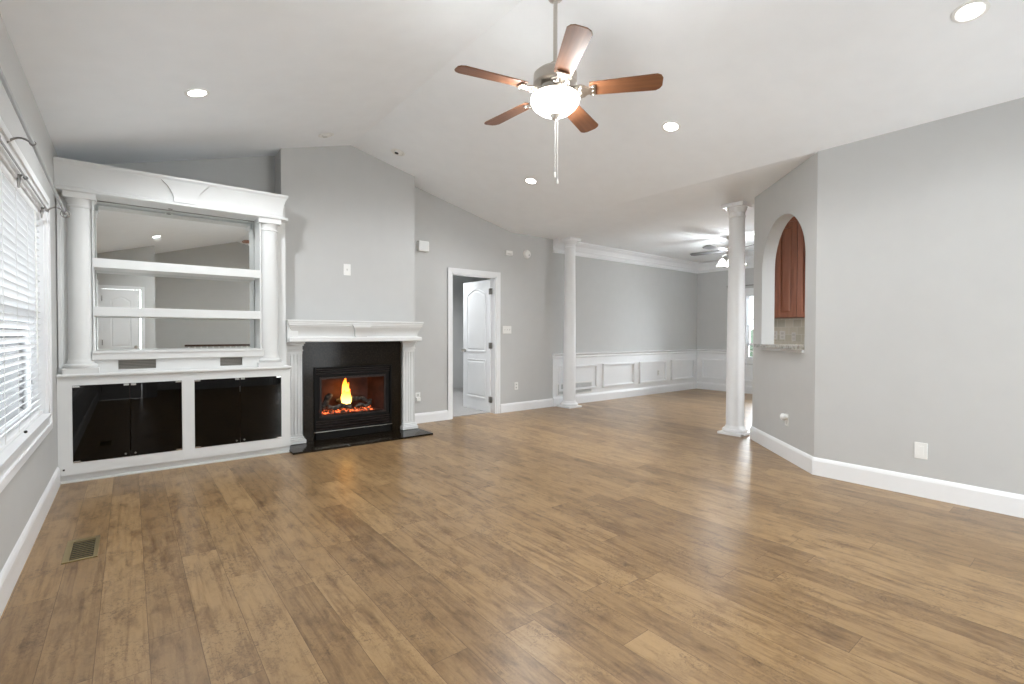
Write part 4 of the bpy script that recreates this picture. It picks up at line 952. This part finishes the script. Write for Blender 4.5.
# angled wall outlet + round plug-in, right wall plate
def arot(o): o.rotation_euler = (0, 0, 0)
t = thing('wall_outlet', 'white wall outlet with round plug-in freshener on the angled wall below the bar', 'outlet', (0, 0, 0))
box(-.036, .036, -.006, -.0005, -.058, .058).build('cover_plate', 'plastic', t, bevel=.002)
pg = MB().lathe([(.001, -.060), (.020, -.058), (.032, -.048), (.034, -.030), (.028, -.014), (.024, -.006)], (0.0, 0, .028), 24, 'Y').build('plug_in', 'plastic', t, smooth=True)
box(-.016, .016, -.0082, -.006, -.040, -.010).build('receptacle', 'grille', t)
p = aw(.515, 0); t.location = (p.x, p.y, .378); t.rotation_euler = (0, 0, PI/4+PI)
t.rotation_euler = (0, 0, math.atan2(AD.y, AD.x))
for ch in t.children: pass
for ch in t.children:
    ch.matrix_basis = Matrix.Identity(4)
# local -Y must face the room (direction -AN)
t.rotation_euler = (0, 0, math.atan2(-AN.y, -AN.x) + PI/2)
t = thing('wall_plate', 'white wall plate low on the right wall above the baseboard', 'wall plate', (XR, .90, .341))
box(XR-.006, XR-.0005, .864, .940, .281, .401).build('cover_plate', 'plastic', t, bevel=.002)
box(XR-.008, XR-.006, .886, .918, .306, .376).build('decora_insert', 'plastic', t, bevel=.001)

# wall return grille in wainscot
t = thing('air_grille', 'pale grey louvred air return grille set low in the wainscot behind the column', 'vent', (5.99, YB-.012, .18))
box(5.560, 6.420, YB-.020, YB-.0125, .165, .375).build('flange', 'plastic', t, bevel=.002)
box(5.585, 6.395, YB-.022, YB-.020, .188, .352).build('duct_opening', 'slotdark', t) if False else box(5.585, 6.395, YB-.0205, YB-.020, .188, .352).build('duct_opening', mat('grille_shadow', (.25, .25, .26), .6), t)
mb = MB()
for k in range(12): mb.prism([(5.585, YB-.028, .190+.0137*k), (5.585, YB-.0206, .197+.0137*k), (5.585, YB-.0206, .199+.0137*k), (5.585, YB-.028, .192+.0137*k)], (.81, 0, 0))
mb.box(5.985, 5.995, YB-.029, YB-.0206, .188, .352)
mb.build('louvres', 'grille', t)
# brass floor register
t = thing('floor_register', 'aged brass floor air register near the left baseboard', 'vent', (-.215, 3.56, 0))
mb = MB(); rx0, rx1, ry0, ry1 = -.287, -.143, 3.385, 3.730
mb.box(rx0, rx0+.028, ry0, ry1, .0005, .006).box(rx1-.020, rx1, ry0, ry1, .0005, .006).box(rx0+.028, rx1-.020, ry0, ry0+.022, .0005, .006).box(rx0+.028, rx1-.020, ry1-.040, ry1, .0005, .006)
mb.build('flange', 'brass', t, bevel=.002)
box(rx0+.028, rx1-.020, ry0+.022, ry1-.040, .0004, .0012).build('duct_opening', 'ventdark', t)
mb = MB()
for k in range(9):
    y = ry0+.045+.030*k; mb.box(rx0+.028, rx1-.020, y, y+.003, .0013, .0045)
mb.build('fins', 'brass', t)
# bedroom wall grille
t = thing('air_grille', 'dark small air grille high on the bedroom wall seen through the open door', 'vent', (4.52, 8.60, 2.17))
box(4.40, 4.598, 8.588, 8.5995, 2.09, 2.26).build('flange', 'grille', t); box(4.42, 4.59, 8.585, 8.588, 2.11, 2.24).build('louvres', 'slotdark', t)
# dining window curtain rod
t = thing('curtain_rod', 'dark thin curtain rod over the dining window', 'curtain rod', (XD-.08, 5.0, 2.19))
MB().tube([(XD-.08, 3.3, 2.19), (XD-.08, 5.06, 2.19)], .010, 10).build('pole', 'steel', t, smooth=True)
MB().sphere((XD-.08, 5.08, 2.19), .022).build('finial', 'steel', t, smooth=True)
MB().tube([(XD-.002, 4.92, 2.19), (XD-.08, 4.92, 2.19)], .006, 8).build('bracket', 'steel', t)
# dining blind (raised to z 1.35)
b = thing('window_blind', 'white blind raised halfway on the dining window', 'blind', (XD+.02, 4.175, 1.35))
box(XD+.004, XD+.03, DW[0]+.024, DW[1]-.024, 1.98, 2.035).build('headrail', 'blind', b)
mb = MB(); z = 1.40
while z < 1.975:
    mb.prism([(XD+.004, DW[0]+.03, z-.012), (XD+.03, DW[0]+.03, z+.010), (XD+.03, DW[0]+.03, z+.012), (XD+.004, DW[0]+.03, z-.010)], (0, DW[1]-DW[0]-.06, 0)); z += .030
mb.build('slats', 'slat', b); box(XD+.006, XD+.028, DW[0]+.026, DW[1]-.026, 1.355, 1.38).build('bottom_rail', 'blind', b)

# stair railing behind the camera (reflected in the mirror and glass)
t = thing('stair_railing', 'white spindle railing with dark handrail seen reflected in the hutch glass', 'railing', (1.9, -1.85, 0))
box(.95, 2.70, -1.88, -1.82, .90, .945).build('handrail', 'darkwood', t, bevel=.008); box(.95, 2.70, -1.88, -1.82, 0.001, .05).build('base_rail', 'trim', t)
for k in range(15): MB().lathe([(.016, .05), (.016, .22), (.010, .26), (.017, .40), (.011, .62), (.016, .70), (.016, .90)], (1.02+.115*k, -1.85, 0), 8).build('baluster', 'trim', t)
# outdoors
tag(box(-14, -.62, -2.2, 14, -.25, -.15).build('bounce_slab', 'patio'), 'pale slab added outside the left window to bounce daylight upward', 'patio')  # unseen reflector slab, added to throw daylight up at the ceiling
tag(box(10.0, 24, -6, 14, -.5, -.4).build('lawn', 'lawn'), 'green lawn outside the dining window', 'lawn')
tag(box(-14, 12, -14, -2.32, -.25, -.15).build('bounce_slab', 'patio'), 'pale slab added behind the rear glass door to bounce daylight upward', 'patio')  # second added reflector slab, outside the rear glass door
mb = MB(); random.seed(3)
for k in range(26):
    mb.sphere((13.2+random.uniform(-.35, .35), 1.0+k*.28, .55+random.uniform(0, .3)), random.uniform(.42, .6), 8)
tag(mb.build('garden_hedge', 'leaf', smooth=False), 'dark green hedge outside the dining window', 'hedge')
